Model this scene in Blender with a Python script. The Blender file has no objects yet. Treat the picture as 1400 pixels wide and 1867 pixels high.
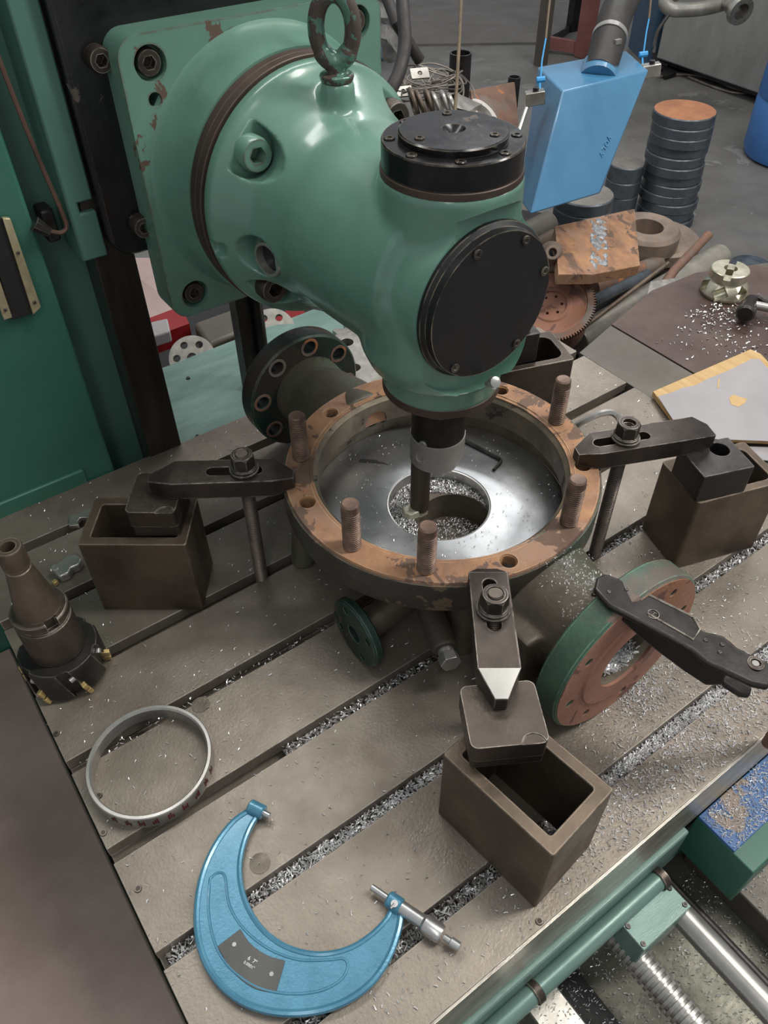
import bpy, bmesh, math, random
import numpy as np
from mathutils import Vector, Matrix
random.seed(7); RNG = np.random.default_rng(7)
SC = bpy.context.scene
COL = SC.collection

# ------------------------------------------------------------------ camera
F = 1447.608
MC = Matrix(((0.81135394, 0.41768342, -0.40895641), (-0.58450925, 0.57092066, -0.57654014), (-0.00732959, 0.70681692, 0.70735855)))
CAMP = Vector((0, 0, 1.0))
cd = bpy.data.cameras.new('camera'); cam = bpy.data.objects.new('camera', cd); COL.objects.link(cam)
cam.matrix_world = Matrix.Translation(CAMP) @ MC.to_4x4()
cd.sensor_fit = 'VERTICAL'; cd.sensor_height = 36.0; cd.lens = F / 1867 * 36; cd.clip_start = 0.02; cd.clip_end = 60
SC.camera = cam

# ------------------------------------------------------------------ light, exposure
w = bpy.data.worlds.new('workshop_light'); SC.world = w; w.use_nodes = True
bg = w.node_tree.nodes['Background']; bg.inputs[0].default_value = (0.93, 0.965, 1.0, 1); bg.inputs[1].default_value = 0.34
def area(name, loc, target, sx, sy, power, col=(1, 1, 1)):
    d = bpy.data.lights.new(name, 'AREA'); d.shape = 'RECTANGLE'; d.size = sx; d.size_y = sy; d.energy = power; d.color = col
    o = bpy.data.objects.new(name, d); COL.objects.link(o); o.location = loc
    o.rotation_euler = (Vector(target) - Vector(loc)).to_track_quat('-Z', 'Y').to_euler(); return o
area('roof_light_strip', (2.6, -0.6, 3.4), (0.7, 0.5, 0), 0.5, 3.2, 112, (1.0, 0.97, 0.92))
area('roof_light_strip', (0.9, 2.3, 3.6), (0.6, 0.9, 0), 3.0, 0.4, 45, (1.0, 0.98, 0.95))
area('roof_light_strip', (-1.2, -1.2, 3.2), (0.5, 0.4, 0), 0.5, 2.4, 16, (1.0, 0.98, 0.95))
area('roof_light_strip', (4.2, 3.0, 3.4), (3.4, 2.6, -0.8), 2.5, 0.5, 48, (1, 1, 1))
SC.view_settings.view_transform = 'Standard'; SC.view_settings.look = 'None'
SC.view_settings.gamma = 1.0; SC.view_settings.use_curve_mapping = False; SC.view_settings.exposure = 0.3

# ------------------------------------------------------------------ placing helpers
def ray(px, py): return MC @ Vector((px - 700, -(py - 933.5), -F))
def P(px, py, z=0.0):
    d = ray(px, py); return CAMP + d * ((z - 1.0) / d.z)
def D(px, py, dep): return CAMP + ray(px, py) * (dep / F)
def V(*a): return Vector(a)

# ------------------------------------------------------------------ mesh helpers
def frame(o, d, up=None):
    d = Vector(d).normalized(); up = Vector(up) if up is not None else (Vector((0, 0, 1)) if abs(d.z) < .95 else Vector((1, 0, 0)))
    x = up.cross(d).normalized(); y = d.cross(x)
    return Matrix(((x.x, y.x, d.x, o[0]), (x.y, y.y, d.y, o[1]), (x.z, y.z, d.z, o[2]), (0, 0, 0, 1)))
def rotz(a, o=(0, 0, 0)): return Matrix.Translation(o) @ Matrix.Rotation(a, 4, 'Z')
I4 = Matrix.Identity(4)
def prism(bm, pts, z0, z1, M=I4):
    n = len(pts)
    a = [bm.verts.new(M @ Vector((p[0], p[1], z0))) for p in pts]; b = [bm.verts.new(M @ Vector((p[0], p[1], z1))) for p in pts]
    bm.faces.new(a[::-1]); bm.faces.new(b)
    for i in range(n): bm.faces.new((a[i], a[(i + 1) % n], b[(i + 1) % n], b[i]))
    return bm
def hexa(bm, lo, hi):
    a = [bm.verts.new(p) for p in lo]; b = [bm.verts.new(p) for p in hi]; n = len(a)
    bm.faces.new(a[::-1]); bm.faces.new(b)
    for i in range(n): bm.faces.new((a[i], a[(i + 1) % n], b[(i + 1) % n], b[i]))
    return bm
def box(bm, c, s, M=I4):
    x, y, z = s[0] / 2, s[1] / 2, s[2] / 2
    return prism(bm, [(c[0] - x, c[1] - y), (c[0] + x, c[1] - y), (c[0] + x, c[1] + y), (c[0] - x, c[1] + y)], c[2] - z, c[2] + z, M)
def rrect(x0, y0, x1, y1, r, n=5):
    o = []
    for cx, cy, a in ((x1 - r, y0 + r, -90), (x1 - r, y1 - r, 0), (x0 + r, y1 - r, 90), (x0 + r, y0 + r, 180)):
        for i in range(n + 1):
            t = math.radians(a + 90 * i / n); o.append((cx + r * math.cos(t), cy + r * math.sin(t)))
    return o
def circ(r, n=24, c=(0, 0), a0=0): return [(c[0] + r * math.cos(a0 + 2 * math.pi * i / n), c[1] + r * math.sin(a0 + 2 * math.pi * i / n)) for i in range(n)]
def lathe(bm, prof, M=I4, n=40, closed=False):
    rings = []
    for r, h in prof:
        if r < 1e-6: rings.append([bm.verts.new(M @ Vector((0, 0, h)))])
        else: rings.append([bm.verts.new(M @ Vector((r * math.cos(2 * math.pi * i / n), r * math.sin(2 * math.pi * i / n), h))) for i in range(n)])
    m = len(rings)
    for k in range(m if closed else m - 1):
        A, B = rings[k], rings[(k + 1) % m]
        if len(A) == 1 and len(B) == 1: continue
        for i in range(n):
            j = (i + 1) % n
            if len(A) == 1: bm.faces.new((A[0], B[j], B[i]))
            elif len(B) == 1: bm.faces.new((A[i], A[j], B[0]))
            else: bm.faces.new((A[i], A[j], B[j], B[i]))
    bmesh.ops.recalc_face_normals(bm, faces=bm.faces); return bm
def cyl(bm, p0, p1, r, r1=None, n=28, ch=0.0):
    p0 = Vector(p0); p1 = Vector(p1); L = (p1 - p0).length; r1 = r if r1 is None else r1
    pr = [(0, 0), (r - ch, 0), (r, ch), (r1, L - ch), (r1 - ch, L), (0, L)] if ch else [(0, 0), (r, 0), (r1, L), (0, L)]
    return lathe(bm, pr, frame(p0, p1 - p0), n)
def ringsolid(bm, o, d, r0, r1, h, n=48, ch=0.001):
    return lathe(bm, [(r0, 0), (r1 - ch, 0), (r1, ch), (r1, h - ch), (r1 - ch, h), (r0, h)], frame(o, d), n, True)
def tube(bm, pts, r, n=10, closed=False):
    pts = [Vector(p) for p in pts]; m = len(pts); rings = []; up = None
    for i, p in enumerate(pts):
        a = pts[(i - 1) % m] if (closed or i) else p; b = pts[(i + 1) % m] if (closed or i < m - 1) else p
        t = (b - a).normalized()
        if up is None: up = t.orthogonal().normalized()
        up = (up - t * up.dot(t)).normalized(); s = t.cross(up)
        rr = r[i] if isinstance(r, (list, tuple)) else r
        rings.append([bm.verts.new(p + (up * math.cos(2 * math.pi * k / n) + s * math.sin(2 * math.pi * k / n)) * rr) for k in range(n)])
    for i in range(m if closed else m - 1):
        A, B = rings[i], rings[(i + 1) % m]
        for k in range(n): bm.faces.new((A[k], A[(k + 1) % n], B[(k + 1) % n], B[k]))
    if not closed: bm.faces.new(rings[0][::-1]); bm.faces.new(rings[-1])
    bmesh.ops.recalc_face_normals(bm, faces=bm.faces); return bm
def spline(pts, k=6):
    pts = [Vector(p) for p in pts]; q = [pts[0] * 2 - pts[1]] + pts + [pts[-1] * 2 - pts[-2]]; o = []
    for i in range(1, len(q) - 2):
        for j in range(k):
            t = j / k; a, b, c, d = q[i - 1:i + 3]
            o.append(0.5 * ((2 * b) + (c - a) * t + (2 * a - 5 * b + 4 * c - d) * t * t + (3 * b - a - 3 * c + d) * t ** 3))
    o.append(pts[-1]); return o
def nb(): return bmesh.new()
def tmpobj(bm):
    me = bpy.data.meshes.new('t'); bmesh.ops.recalc_face_normals(bm, faces=bm.faces); bm.to_mesh(me); bm.free()
    o = bpy.data.objects.new('t', me); COL.objects.link(o); return o
def evald(o):
    dg = bpy.context.evaluated_depsgraph_get(); dg.update()
    b = bmesh.new(); m = bpy.data.meshes.new_from_object(o.evaluated_get(dg)); b.from_mesh(m)
    bpy.data.objects.remove(o); bpy.data.meshes.remove(m); return b
def cut(bm, cutters, op='DIFFERENCE'):
    o = tmpobj(bm); cs = [tmpobj(c) for c in cutters]
    for c in cs:
        m = o.modifiers.new('b', 'BOOLEAN'); m.operation = op; m.object = c; m.solver = 'EXACT'
    r = evald(o)
    for c in cs: bpy.data.objects.remove(c)
    return r
def remesh(bm, vox, it=6, fac=0.5):
    o = tmpobj(bm); m = o.modifiers.new('r', 'REMESH'); m.mode = 'VOXEL'; m.voxel_size = vox
    s = o.modifiers.new('s', 'SMOOTH'); s.iterations = it; s.factor = fac
    return evald(o)
def finish(name, bm, m, ang=32, bevel=0, origin=(0, 0, 0)):
    bmesh.ops.translate(bm, verts=bm.verts, vec=-Vector(origin))
    bmesh.ops.recalc_face_normals(bm, faces=bm.faces)
    for f in bm.faces: f.smooth = True
    la = math.radians(ang)
    for e in bm.edges:
        if len(e.link_faces) == 2 and e.calc_face_angle(0) > la: e.smooth = False
    me = bpy.data.meshes.new(name); bm.to_mesh(me); bm.free(); me.materials.append(m)
    o = bpy.data.objects.new(name, me); COL.objects.link(o)
    if bevel:
        b = o.modifiers.new('bevel', 'BEVEL'); b.width = bevel; b.segments = 2; b.limit_method = 'ANGLE'; b.angle_limit = math.radians(38)
    return o
ORG = {}
def thing(name, label, cat, loc, group=None):
    o = bpy.data.objects.new(name, None); COL.objects.link(o); o.location = loc; o.empty_display_size = .02
    o['label'] = label; o['category'] = cat
    if group: o['group'] = group
    ORG[o.name] = Vector(loc); return o
def part(name, bm, m, par, label=None, ang=32, bevel=0, stuff=False):
    org = ORG[par.name]; o = finish(name, bm, m, ang, bevel, org); o.parent = par; ORG[o.name] = org
    if label: o['label'] = label
    if stuff: o['kind'] = 'stuff'
    return o
def solo(name, bm, m, label, cat, loc, group=None, ang=32, bevel=0, stuff=False):
    o = finish(name, bm, m, ang, bevel, loc); o.location = loc; ORG[o.name] = Vector(loc)
    o['label'] = label; o['category'] = cat
    if group: o['group'] = group
    if stuff: o['kind'] = 'stuff'
    return o
def copytree(o, loc, label, rot=0.0):
    r = o.copy(); COL.objects.link(r); r.location = loc; r.rotation_euler = (0, 0, rot); r['label'] = label
    def rec(src, dst):
        for ch in list(src.children):
            c = ch.copy(); COL.objects.link(c); c.parent = dst; rec(ch, c)
    rec(o, r); return r

# ------------------------------------------------------------------ materials
def c(r, g, b):
    f = lambda v: (v / 255 / 12.92) if v / 255 <= .04045 else ((v / 255 + .055) / 1.055) ** 2.4
    return (f(r), f(g), f(b), 1)
def mat(name, c1, c2=None, scale=6, rough=.5, rvar=.1, metal=0.0, bump=.15, bscale=120, chip=None, camt=.62, cscale=14, spec=None, samt=.72, sscale=160,
        stretch=None, coat=0.0, aniso=0.0, lo=.35, hi=.65, c3=None, edge=None, er=.0022, e0=.004, e1=.06):
    m = bpy.data.materials.new(name); m.use_nodes = True; nt = m.node_tree; N = nt.nodes; L = nt.links
    b = N['Principled BSDF']; tc = N.new('ShaderNodeTexCoord'); mp = N.new('ShaderNodeMapping'); L.new(tc.outputs['Object'], mp.inputs[0])
    if stretch: mp.inputs['Scale'].default_value = stretch
    def noise(s, det=6, src=mp, dist=0.0):
        n = N.new('ShaderNodeTexNoise'); n.inputs['Scale'].default_value = s; n.inputs['Detail'].default_value = det; n.inputs['Roughness'].default_value = .62
        n.inputs['Distortion'].default_value = dist; L.new(src.outputs[0], n.inputs['Vector']); return n
    def ramp(src, a, d):
        r = N.new('ShaderNodeMapRange'); r.inputs[1].default_value = a; r.inputs[2].default_value = d; L.new(src, r.inputs[0]); return r.outputs[0]
    def mix(f, A, B):
        x = N.new('ShaderNodeMix'); x.data_type = 'RGBA'; L.new(f, x.inputs[0])
        for k, vv in ((6, A), (7, B)):
            if isinstance(vv, tuple): x.inputs[k].default_value = vv
            else: L.new(vv, x.inputs[k])
        return x.outputs[2]
    n1 = noise(scale); f1 = ramp(n1.outputs[0], lo, hi); cur = mix(f1, c1, c2 or c1)
    rr = N.new('ShaderNodeMapRange'); rr.inputs[3].default_value = max(.02, rough - rvar); rr.inputs[4].default_value = min(1, rough + rvar)
    rr.inputs[1].default_value = .3; rr.inputs[2].default_value = .7; L.new(noise(scale * 3).outputs[0], rr.inputs[0]); ro = rr.outputs[0]
    b.inputs['Metallic'].default_value = metal
    if c3: cur = mix(ramp(noise(scale * .55, 5, dist=.8).outputs[0], .50, .60), cur, c3)
    if edge:
        bv = N.new('ShaderNodeBevel'); bv.samples = 4; bv.inputs['Radius'].default_value = er; ge = N.new('ShaderNodeNewGeometry'); dp = N.new('ShaderNodeVectorMath'); dp.operation = 'DOT_PRODUCT'
        L.new(bv.outputs[0], dp.inputs[0]); L.new(ge.outputs['Normal'], dp.inputs[1]); sb = N.new('ShaderNodeMath'); sb.operation = 'SUBTRACT'; sb.inputs[0].default_value = 1; L.new(dp.outputs['Value'], sb.inputs[1])
        ml = N.new('ShaderNodeMath'); ml.operation = 'MULTIPLY'; L.new(ramp(sb.outputs[0], e0, e1), ml.inputs[0]); L.new(ramp(noise(45, 4).outputs[0], .36, .56), ml.inputs[1]); cur = mix(ml.outputs[0], cur, edge)
    if spec:
        f = ramp(noise(sscale, 2).outputs[0], samt, samt + .03); cur = mix(f, cur, spec)
    if chip:
        f = ramp(noise(cscale, 9, dist=.6).outputs[0], camt, camt + .012); cur = mix(f, cur, chip)
        mx = N.new('ShaderNodeMix'); L.new(f, mx.inputs[0]); L.new(ro, mx.inputs[2]); mx.inputs[3].default_value = .75; ro = mx.outputs[0]
    L.new(cur, b.inputs['Base Color']); L.new(ro, b.inputs['Roughness'])
    b.inputs['Coat Weight'].default_value = coat; b.inputs['Coat Roughness'].default_value = .12
    if aniso:
        b.inputs['Anisotropic'].default_value = aniso; tg = N.new('ShaderNodeTangent'); tg.direction_type = 'RADIAL'; tg.axis = 'Z'; L.new(tg.outputs[0], b.inputs['Tangent'])
    if bump:
        bp = N.new('ShaderNodeBump'); bp.inputs['Strength'].default_value = bump; bp.inputs['Distance'].default_value = .002
        L.new(noise(bscale, 5, src=mp).outputs[0], bp.inputs['Height']); L.new(bp.outputs[0], b.inputs['Normal'])
    return m
BR = c(92, 72, 60)
GREEN = mat('green_machine_paint', c(101, 139, 123), c(86, 123, 108), 4, .3, .08, bump=.05, bscale=60, chip=BR, camt=.715, cscale=16, coat=.45, c3=c(78, 114, 100))
GREENC = mat('green_chipped_paint', c(101, 139, 123), c(86, 123, 108), 4, .32, .08, bump=.06, bscale=60, chip=BR, camt=.66, cscale=13, coat=.4, edge=c(96, 74, 62), er=.006, e0=.05, e1=.10)
GREEND = mat('green_cabinet_paint', c(58, 108, 92), c(50, 96, 82), 3, .42, .08, bump=.04, bscale=40)
GREENF = mat('green_slide_paint', c(80, 118, 106), c(70, 106, 96), 3, .42, .08, bump=.04, bscale=40)
GREENP = mat('pale_green_steel', c(120, 146, 138), c(96, 124, 116), 5, .35, .1, metal=.2, bump=.08, stretch=(1, 5, 1), edge=c(176, 192, 186))
EYEM = mat('worn_eyebolt_paint', c(96, 134, 118), c(78, 110, 97), 14, .28, .1, metal=.3, bump=.15, chip=c(78, 66, 58), camt=.50, cscale=18, coat=.3)
BLACK = mat('black_gloss_paint', c(14, 14, 16), c(26, 25, 27), 12, .22, .1, bump=.12, bscale=70, chip=c(84, 74, 66), camt=.655, cscale=16, edge=c(120, 104, 86), er=.002, e0=.04, e1=.09)
BLACKD = mat('black_cover_paint', c(13, 13, 15), c(20, 19, 20), 10, .48, .1, bump=.05, bscale=50, chip=c(120, 104, 84), camt=.73, cscale=17, edge=c(150, 136, 116), er=.002, e0=.04, e1=.08)
BRNRING = mat('bare_brown_ring', c(86, 72, 64), c(70, 58, 52), 8, .5, .1, metal=.5, bump=.1)
DSTEEL = mat('dark_oiled_steel', c(88, 79, 71), c(62, 55, 49), 9, .42, .1, metal=.7, bump=.25, bscale=170, edge=c(176, 168, 156))
BSTEEL = mat('brown_box_steel', c(112, 98, 84), c(80, 68, 57), 7, .5, .1, metal=.6, bump=.25, bscale=150, edge=c(170, 158, 142), c3=c(84, 74, 64))
BLKSTEEL = mat('black_oxide_steel', c(62, 58, 56), c(40, 38, 37), 10, .38, .1, metal=.6, bump=.15, edge=c(130, 126, 120))
STRAP = mat('clamp_steel', c(84, 76, 70), c(60, 53, 49), 10, .42, .1, metal=.7, bump=.2, bscale=140, edge=c(180, 172, 162))
GSTEEL = mat('ground_steel', c(182, 180, 175), c(156, 154, 149), 12, .33, .04, metal=.72, bump=0)
SLIDE = mat('slide_block_grey', c(160, 156, 149), c(142, 138, 132), 8, .42, .05, metal=.45, bump=.03, edge=c(210, 206, 198))
CHROME = mat('satin_chrome', c(205, 205, 205), c(185, 185, 184), 20, .3, .05, metal=.85, bump=.03)
BRIGHT = mat('bright_worn_steel', c(196, 192, 184), c(150, 146, 138), 14, .35, .1, metal=.85, bump=.08)
TABLE = mat('scraped_table_iron', c(146, 137, 125), c(114, 105, 94), 5, .42, .1, metal=.5, bump=.3, bscale=240, spec=c(188, 182, 170), samt=.735, sscale=300, edge=c(206, 200, 190), er=.0014)
TABLEF = mat('table_side_iron', c(190, 184, 172), c(150, 144, 134), 7, .33, .1, metal=.75, bump=.1, stretch=(1, 4, 4), edge=c(214, 210, 202), er=.0014)
SLOT = mat('slot_wall_iron', c(120, 112, 100), c(70, 64, 56), 16, .4, .1, metal=.6, bump=.3)
RUST = mat('orange_rust', c(176, 132, 96), c(126, 94, 76), 14, .72, .12, metal=.1, bump=.5, bscale=130, chip=c(108, 86, 72), camt=.57, cscale=16, c3=c(160, 126, 104), edge=c(206, 176, 140))
RUSTD = mat('brown_rust', c(126, 92, 74), c(94, 74, 64), 9, .75, .1, bump=.5, chip=c(158, 102, 66), camt=.6, cscale=12, c3=c(112, 100, 92))
RUSTR = mat('red_rust', c(164, 118, 98), c(138, 98, 84), 8, .78, .1, bump=.5, chip=c(110, 78, 66), camt=.58, cscale=20, c3=c(150, 104, 78))
CAST = mat('dark_green_casting', c(72, 70, 60), c(60, 52, 47), 9, .55, .12, metal=.2, bump=.5, bscale=90, chip=c(108, 92, 74), camt=.60, cscale=9, edge=c(120, 112, 92), c3=c(58, 72, 62))
CASTG = mat('pipe_neck_casting', c(124, 116, 100), c(96, 88, 76), 8, .5, .12, metal=.25, bump=.5, bscale=90, chip=c(82, 104, 84), camt=.62, cscale=9)
CASTB = mat('brown_casting', c(104, 94, 80), c(76, 68, 60), 9, .5, .12, metal=.3, bump=.4, bscale=90, chip=c(80, 88, 72), camt=.62, cscale=9, c3=c(84, 84, 70))
FLGRN = mat('worn_green_flange', c(74, 104, 84), c(52, 70, 60), 9, .5, .12, metal=.1, bump=.45, bscale=110, chip=c(112, 96, 86), camt=.54, cscale=9, c3=c(92, 84, 76), edge=c(132, 176, 150))
FLGD = mat('dark_green_flange', c(40, 66, 56), c(32, 36, 33), 9, .42, .12, metal=.15, bump=.35, bscale=110, chip=c(74, 62, 54), camt=.60, cscale=10, edge=c(96, 132, 112), c3=c(60, 52, 46))
BORE = mat('bored_wall', c(128, 116, 96), c(84, 78, 68), 11, .48, .12, metal=.4, bump=.35, chip=c(70, 64, 58), camt=.6, cscale=12)
PLATE = mat('machined_plate', c(214, 216, 218), c(158, 160, 162), 5, .36, .08, metal=.85, bump=.1, bscale=60, aniso=.7, chip=c(104, 104, 106), camt=.635, cscale=11)
THREAD = mat('rusty_thread', c(150, 124, 108), c(84, 66, 58), 20, .5, .1, metal=.4, bump=.1)
THREADG = mat('grey_thread', c(128, 116, 106), c(96, 88, 82), 20, .42, .1, metal=.6, bump=.1)
HOLE = mat('threaded_hole', c(168, 122, 76), c(110, 80, 58), 20, .6, .1, metal=.3, bump=.2)
CHIP = mat('steel_shavings', c(236, 236, 236), c(170, 170, 170), 40, .25, .1, metal=.4, bump=0)
SWARF = mat('packed_swarf', c(150, 146, 140), c(40, 38, 36), 190, .4, .1, metal=.7, bump=1.0, bscale=260, lo=.42, hi=.58)
BLUE = mat('blue_enamel', c(72, 128, 164), c(62, 114, 150), 5, .32, .06, bump=.12, bscale=22, chip=c(136, 96, 70), camt=.745, cscale=11, coat=.3, edge=c(128, 92, 68), er=.003, e0=.03, e1=.08)
BLUED = mat('blue_drum_plastic', c(66, 120, 186), c(58, 108, 172), 3, .42, .05, bump=.05, bscale=20)
BLUEM = mat('blue_hammertone', c(82, 140, 166), c(70, 126, 152), 30, .3, .05, metal=.25, bump=.18, bscale=320, coat=.5)
BLUEW = mat('blue_worn_cover', c(66, 106, 158), c(58, 94, 142), 6, .45, .1, bump=.2, chip=c(150, 134, 122), camt=.56, cscale=12)
GREY = mat('grey_cabinet_paint', c(150, 150, 146), c(134, 134, 130), 3, .45, .1, bump=.05, chip=c(126, 108, 88), camt=.70, cscale=3, stretch=(3, 3, 1))
RUBBER = mat('black_rubber', c(40, 38, 37), c(54, 50, 48), 12, .6, .1, bump=.2)
HOSE = mat('corrugated_hose', c(54, 51, 49), c(44, 41, 39), 12, .55, .1, bump=.2)
WIRE = mat('grey_wire', c(150, 142, 132), c(110, 102, 94), 12, .45, .1, metal=.5, bump=0)
ROPE = mat('brown_cord', c(120, 104, 82), c(96, 84, 68), 20, .7, .1, bump=.2)
CORDB = mat('blue_cord', c(70, 160, 220), c(60, 150, 208), 20, .6, .1, bump=.1)
COPPER = mat('brown_oil_pipe', c(124, 98, 84), c(100, 80, 70), 20, .35, .1, metal=.6, bump=0)
FLOOR = mat('concrete_floor', c(116, 114, 110), c(92, 90, 86), 1.6, .55, .15, bump=.25, bscale=30, chip=c(122, 120, 117), camt=.60, cscale=3.2)
FLOORB = mat('brown_oily_plate', c(172, 150, 141), c(140, 120, 112), 3, .5, .12, metal=.15, bump=.25, bscale=60, spec=c(150, 140, 130), samt=.72, sscale=120)
MATF = mat('dark_floor_mat', c(112, 108, 104), c(98, 94, 90), 2, .6, .1, bump=.1)
WOOD = mat('pale_wood', c(196, 166, 116), c(176, 142, 92), 6, .6, .1, bump=.2, stretch=(10, 1, 1))
PAPER = mat('grey_laminate', c(156, 151, 153), c(146, 141, 143), 6, .5, .1, bump=.05)
PINK = mat('pinkish_board', c(176, 154, 150), c(150, 130, 126), 4, .6, .1, bump=.1)
REDP = mat('red_beam_paint', c(156, 30, 34), c(130, 26, 30), 4, .5, .1, bump=.1)
REDST = mat('red_oxide_steel', c(132, 84, 78), c(110, 70, 66), 5, .6, .1, bump=.2)
BRASS = mat('worn_brass_strip', c(196, 184, 150), c(150, 138, 108), 14, .4, .1, metal=.5, bump=.1)
GOLD = mat('coated_carbide', c(214, 190, 130), c(170, 146, 98), 60, .35, .1, metal=.6, bump=.1)
CARB = mat('pale_carbide', c(206, 206, 188), c(176, 172, 150), 40, .35, .1, metal=.3, bump=.4)
NICKEL = mat('nickel_cutter', c(206, 202, 182), c(170, 164, 142), 18, .33, .08, metal=.75, bump=.15)
GPLATE = mat('grey_mark_plate', c(88, 88, 86), c(76, 76, 75), 12, .5, .08, metal=.3, bump=.1)
WHITE = mat('white_marking', c(225, 225, 220), None, 6, .5, 0, bump=0)
MAROON = mat('maroon_marker_ink', c(86, 28, 34), None, 6, .5, 0, bump=0)
DARK = mat('dark_recess', c(20, 19, 19), c(30, 28, 27), 8, .6, .1, bump=.1)
COLUMN = mat('oiled_guideway', c(66, 60, 54), c(48, 43, 39), 4, .3, .08, metal=.5, bump=.08, stretch=(6, 6, 1))
BENCH = mat('brown_bench_steel', c(96, 80, 72), c(70, 52, 47), 4, .5, .12, metal=.3, bump=.2, chip=c(96, 92, 86), camt=.55, cscale=2)
GPL = mat('grey_strip_steel', c(104, 98, 89), c(88, 83, 76), 4, .5, .1, metal=.4, bump=.2)
BEDM = mat('oily_bed_iron', c(120, 118, 104), c(78, 76, 68), 6, .5, .15, metal=.4, bump=.3, bscale=90)
BLANK = mat('blue_grey_blank', c(96, 104, 112), c(66, 70, 76), 10, .42, .1, metal=.5, bump=.3, edge=c(160, 164, 168))
RUSTTOP = mat('rusted_blank_top', c(176, 120, 84), c(150, 100, 72), 10, .8, .1, bump=.3)
# ------------------------------------------------------------------ swarf builder: small curled strips, one mesh
def swarf(pts, smin=.0016, smax=.0055, width=.00045):
    bm = nb(); verts = []; faces = []
    for p in pts:
        s = RNG.uniform(smin, smax); w_ = width * RNG.uniform(.6, 1.5); yaw = RNG.uniform(0, 6.283); curl = RNG.uniform(-2.2, 2.2); tilt = RNG.uniform(-.35, .5)
        x = y = 0.0; a = 0.0; k0 = len(verts); ca, sa = math.cos(yaw), math.sin(yaw)
        for i in range(4):
            z = .0006 + abs(math.sin(tilt)) * s * .4 * (i / 3) + .0004 * i
            for sgn in (-1, 1):
                lx = x - math.sin(a) * w_ * sgn; ly = y + math.cos(a) * w_ * sgn
                verts.append((p[0] + lx * ca - ly * sa, p[1] + lx * sa + ly * ca, p[2] + z + (w_ * .9 if sgn > 0 else 0)))
            x += math.cos(a) * s / 3; y += math.sin(a) * s / 3; a += curl / 3
        for i in range(3): k = k0 + 2 * i; faces.append((k, k + 2, k + 3, k + 1))
    me = bpy.data.meshes.new('s'); me.from_pydata(verts, [], faces); bm.from_mesh(me); bpy.data.meshes.remove(me); return bm
def seethrough(*_): return None

# ================================================================== SETTING
def struct(name, bm, m, **k):
    o = finish(name, bm, m, **k); o['kind'] = 'structure'; return o
b = nb(); box(b, (3.0, 3.0, -.875), (14, 14, .05)); struct('floor', b, FLOOR)
b = nb(); box(b, (-.46, .35, -.58), (.78, 1.7, .54)); solo('steel_platform', b, FLOORB, 'brown oily steel platform beside the left end of the slotted table', 'platform', (-.46, .35, -.85), bevel=.004)
# far dark mat whose near edge makes the thin dark line behind the standing tube
a0, a1 = P(690, 84, -.846), P(1010, 79, -.846); dd = (a1 - a0).normalized(); nn = V(-dd.y, dd.x, 0)
b = nb(); prism(b, [(q.x, q.y) for q in (a0 - dd * 2, a1 + dd * .25, a1 + dd * .25 + nn * 4, a0 - dd * 2 + nn * 4)], -.849, -.835)
solo('floor_mat', b, MATF, 'large flat grey floor sheet at the top of the photo behind the upright tube', 'floor mat', (a0.x, a0.y, -.849))

# ================================================================== MILLING TABLE
X0, X1, Y0, Y1 = -.052, 1.22, .15, 1.205
tb = thing('milling_table', 'grey-brown cast iron milling table with seven long T-slots', 'machine table', (.58, .68, -.147))
slots = [.2325 + .1458 * k for k in range(7)]
pr = [(Y0, -.147), (Y0, 0)]
for s in slots:
    pr += [(s - .0108, 0), (s - .0108, -.02), (s - .019, -.02), (s - .019, -.036), (s + .019, -.036), (s + .019, -.02), (s + .0108, -.02), (s + .0108, 0)]
pr += [(Y1, 0), (Y1, -.147)]
MX = Matrix(((0, 0, 1, 0), (1, 0, 0, 0), (0, 1, 0, 0), (0, 0, 0, 1)))
b = nb(); prism(b, pr, X0, X1, MX)
part('slotted_top', b, TABLE, tb, bevel=.0009)
b = nb(); box(b, ((X0 + X1) / 2, Y0 - .0015, -.066), (X1 - X0, .003, .128)); part('front_edge_face', b, TABLEF, tb, 'bright worn front side of the table')
for i, (px, py) in enumerate(((252, 1621), (189, 1519), (103, 1338), (181, 1451), (983, 1680))):
    q = P(px, py); b = nb(); cyl(b, (q.x, q.y, -.004), (q.x, q.y, .0022), .0058, .004, 14); part('plug', b, DSTEEL, tb)
for px, py in ((366, 1285), (474, 1574)):
    q = P(px, py); b = nb(); cyl(b, (q.x, q.y, -.004), (q.x, q.y, .0006), .013, .013, 22); part('round_plug', b, SLOT, tb)
# swarf lying on the table
pts = []
def blob_pts(px, py, sx, sy, n, z=0.0, rot=0):
    q = P(px, py, z)
    for _ in range(n):
        u, v = RNG.normal(0, sx), RNG.normal(0, sy); x = q.x + u; y = q.y + v
        if not (X0 < x < X1 and Y0 + .004 < y < Y1): continue
        if z == 0 and any(abs(y - s) < .0125 for s in slots): continue
        pts.append((x, y, z))
blob_pts(1270, 1350, .14, .03, 1700); blob_pts(1330, 1290, .12, .03, 700); blob_pts(1160, 1260, .035, .022, 800); blob_pts(1150, 1450, .10, .03, 500)
blob_pts(1200, 1180, .12, .06, 500); blob_pts(1000, 1560, .2, .04, 260)
for _ in range(2600):
    x = RNG.uniform(X0, X1); y = RNG.uniform(Y0 + .004, Y1)
    if not any(abs(y - s) < .0125 for s in slots): pts.append((x, y, 0))
part('loose_shavings', swarf(pts), CHIP, tb, 'silvery steel shavings scattered over the table', stuff=True)
pts = []
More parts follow.
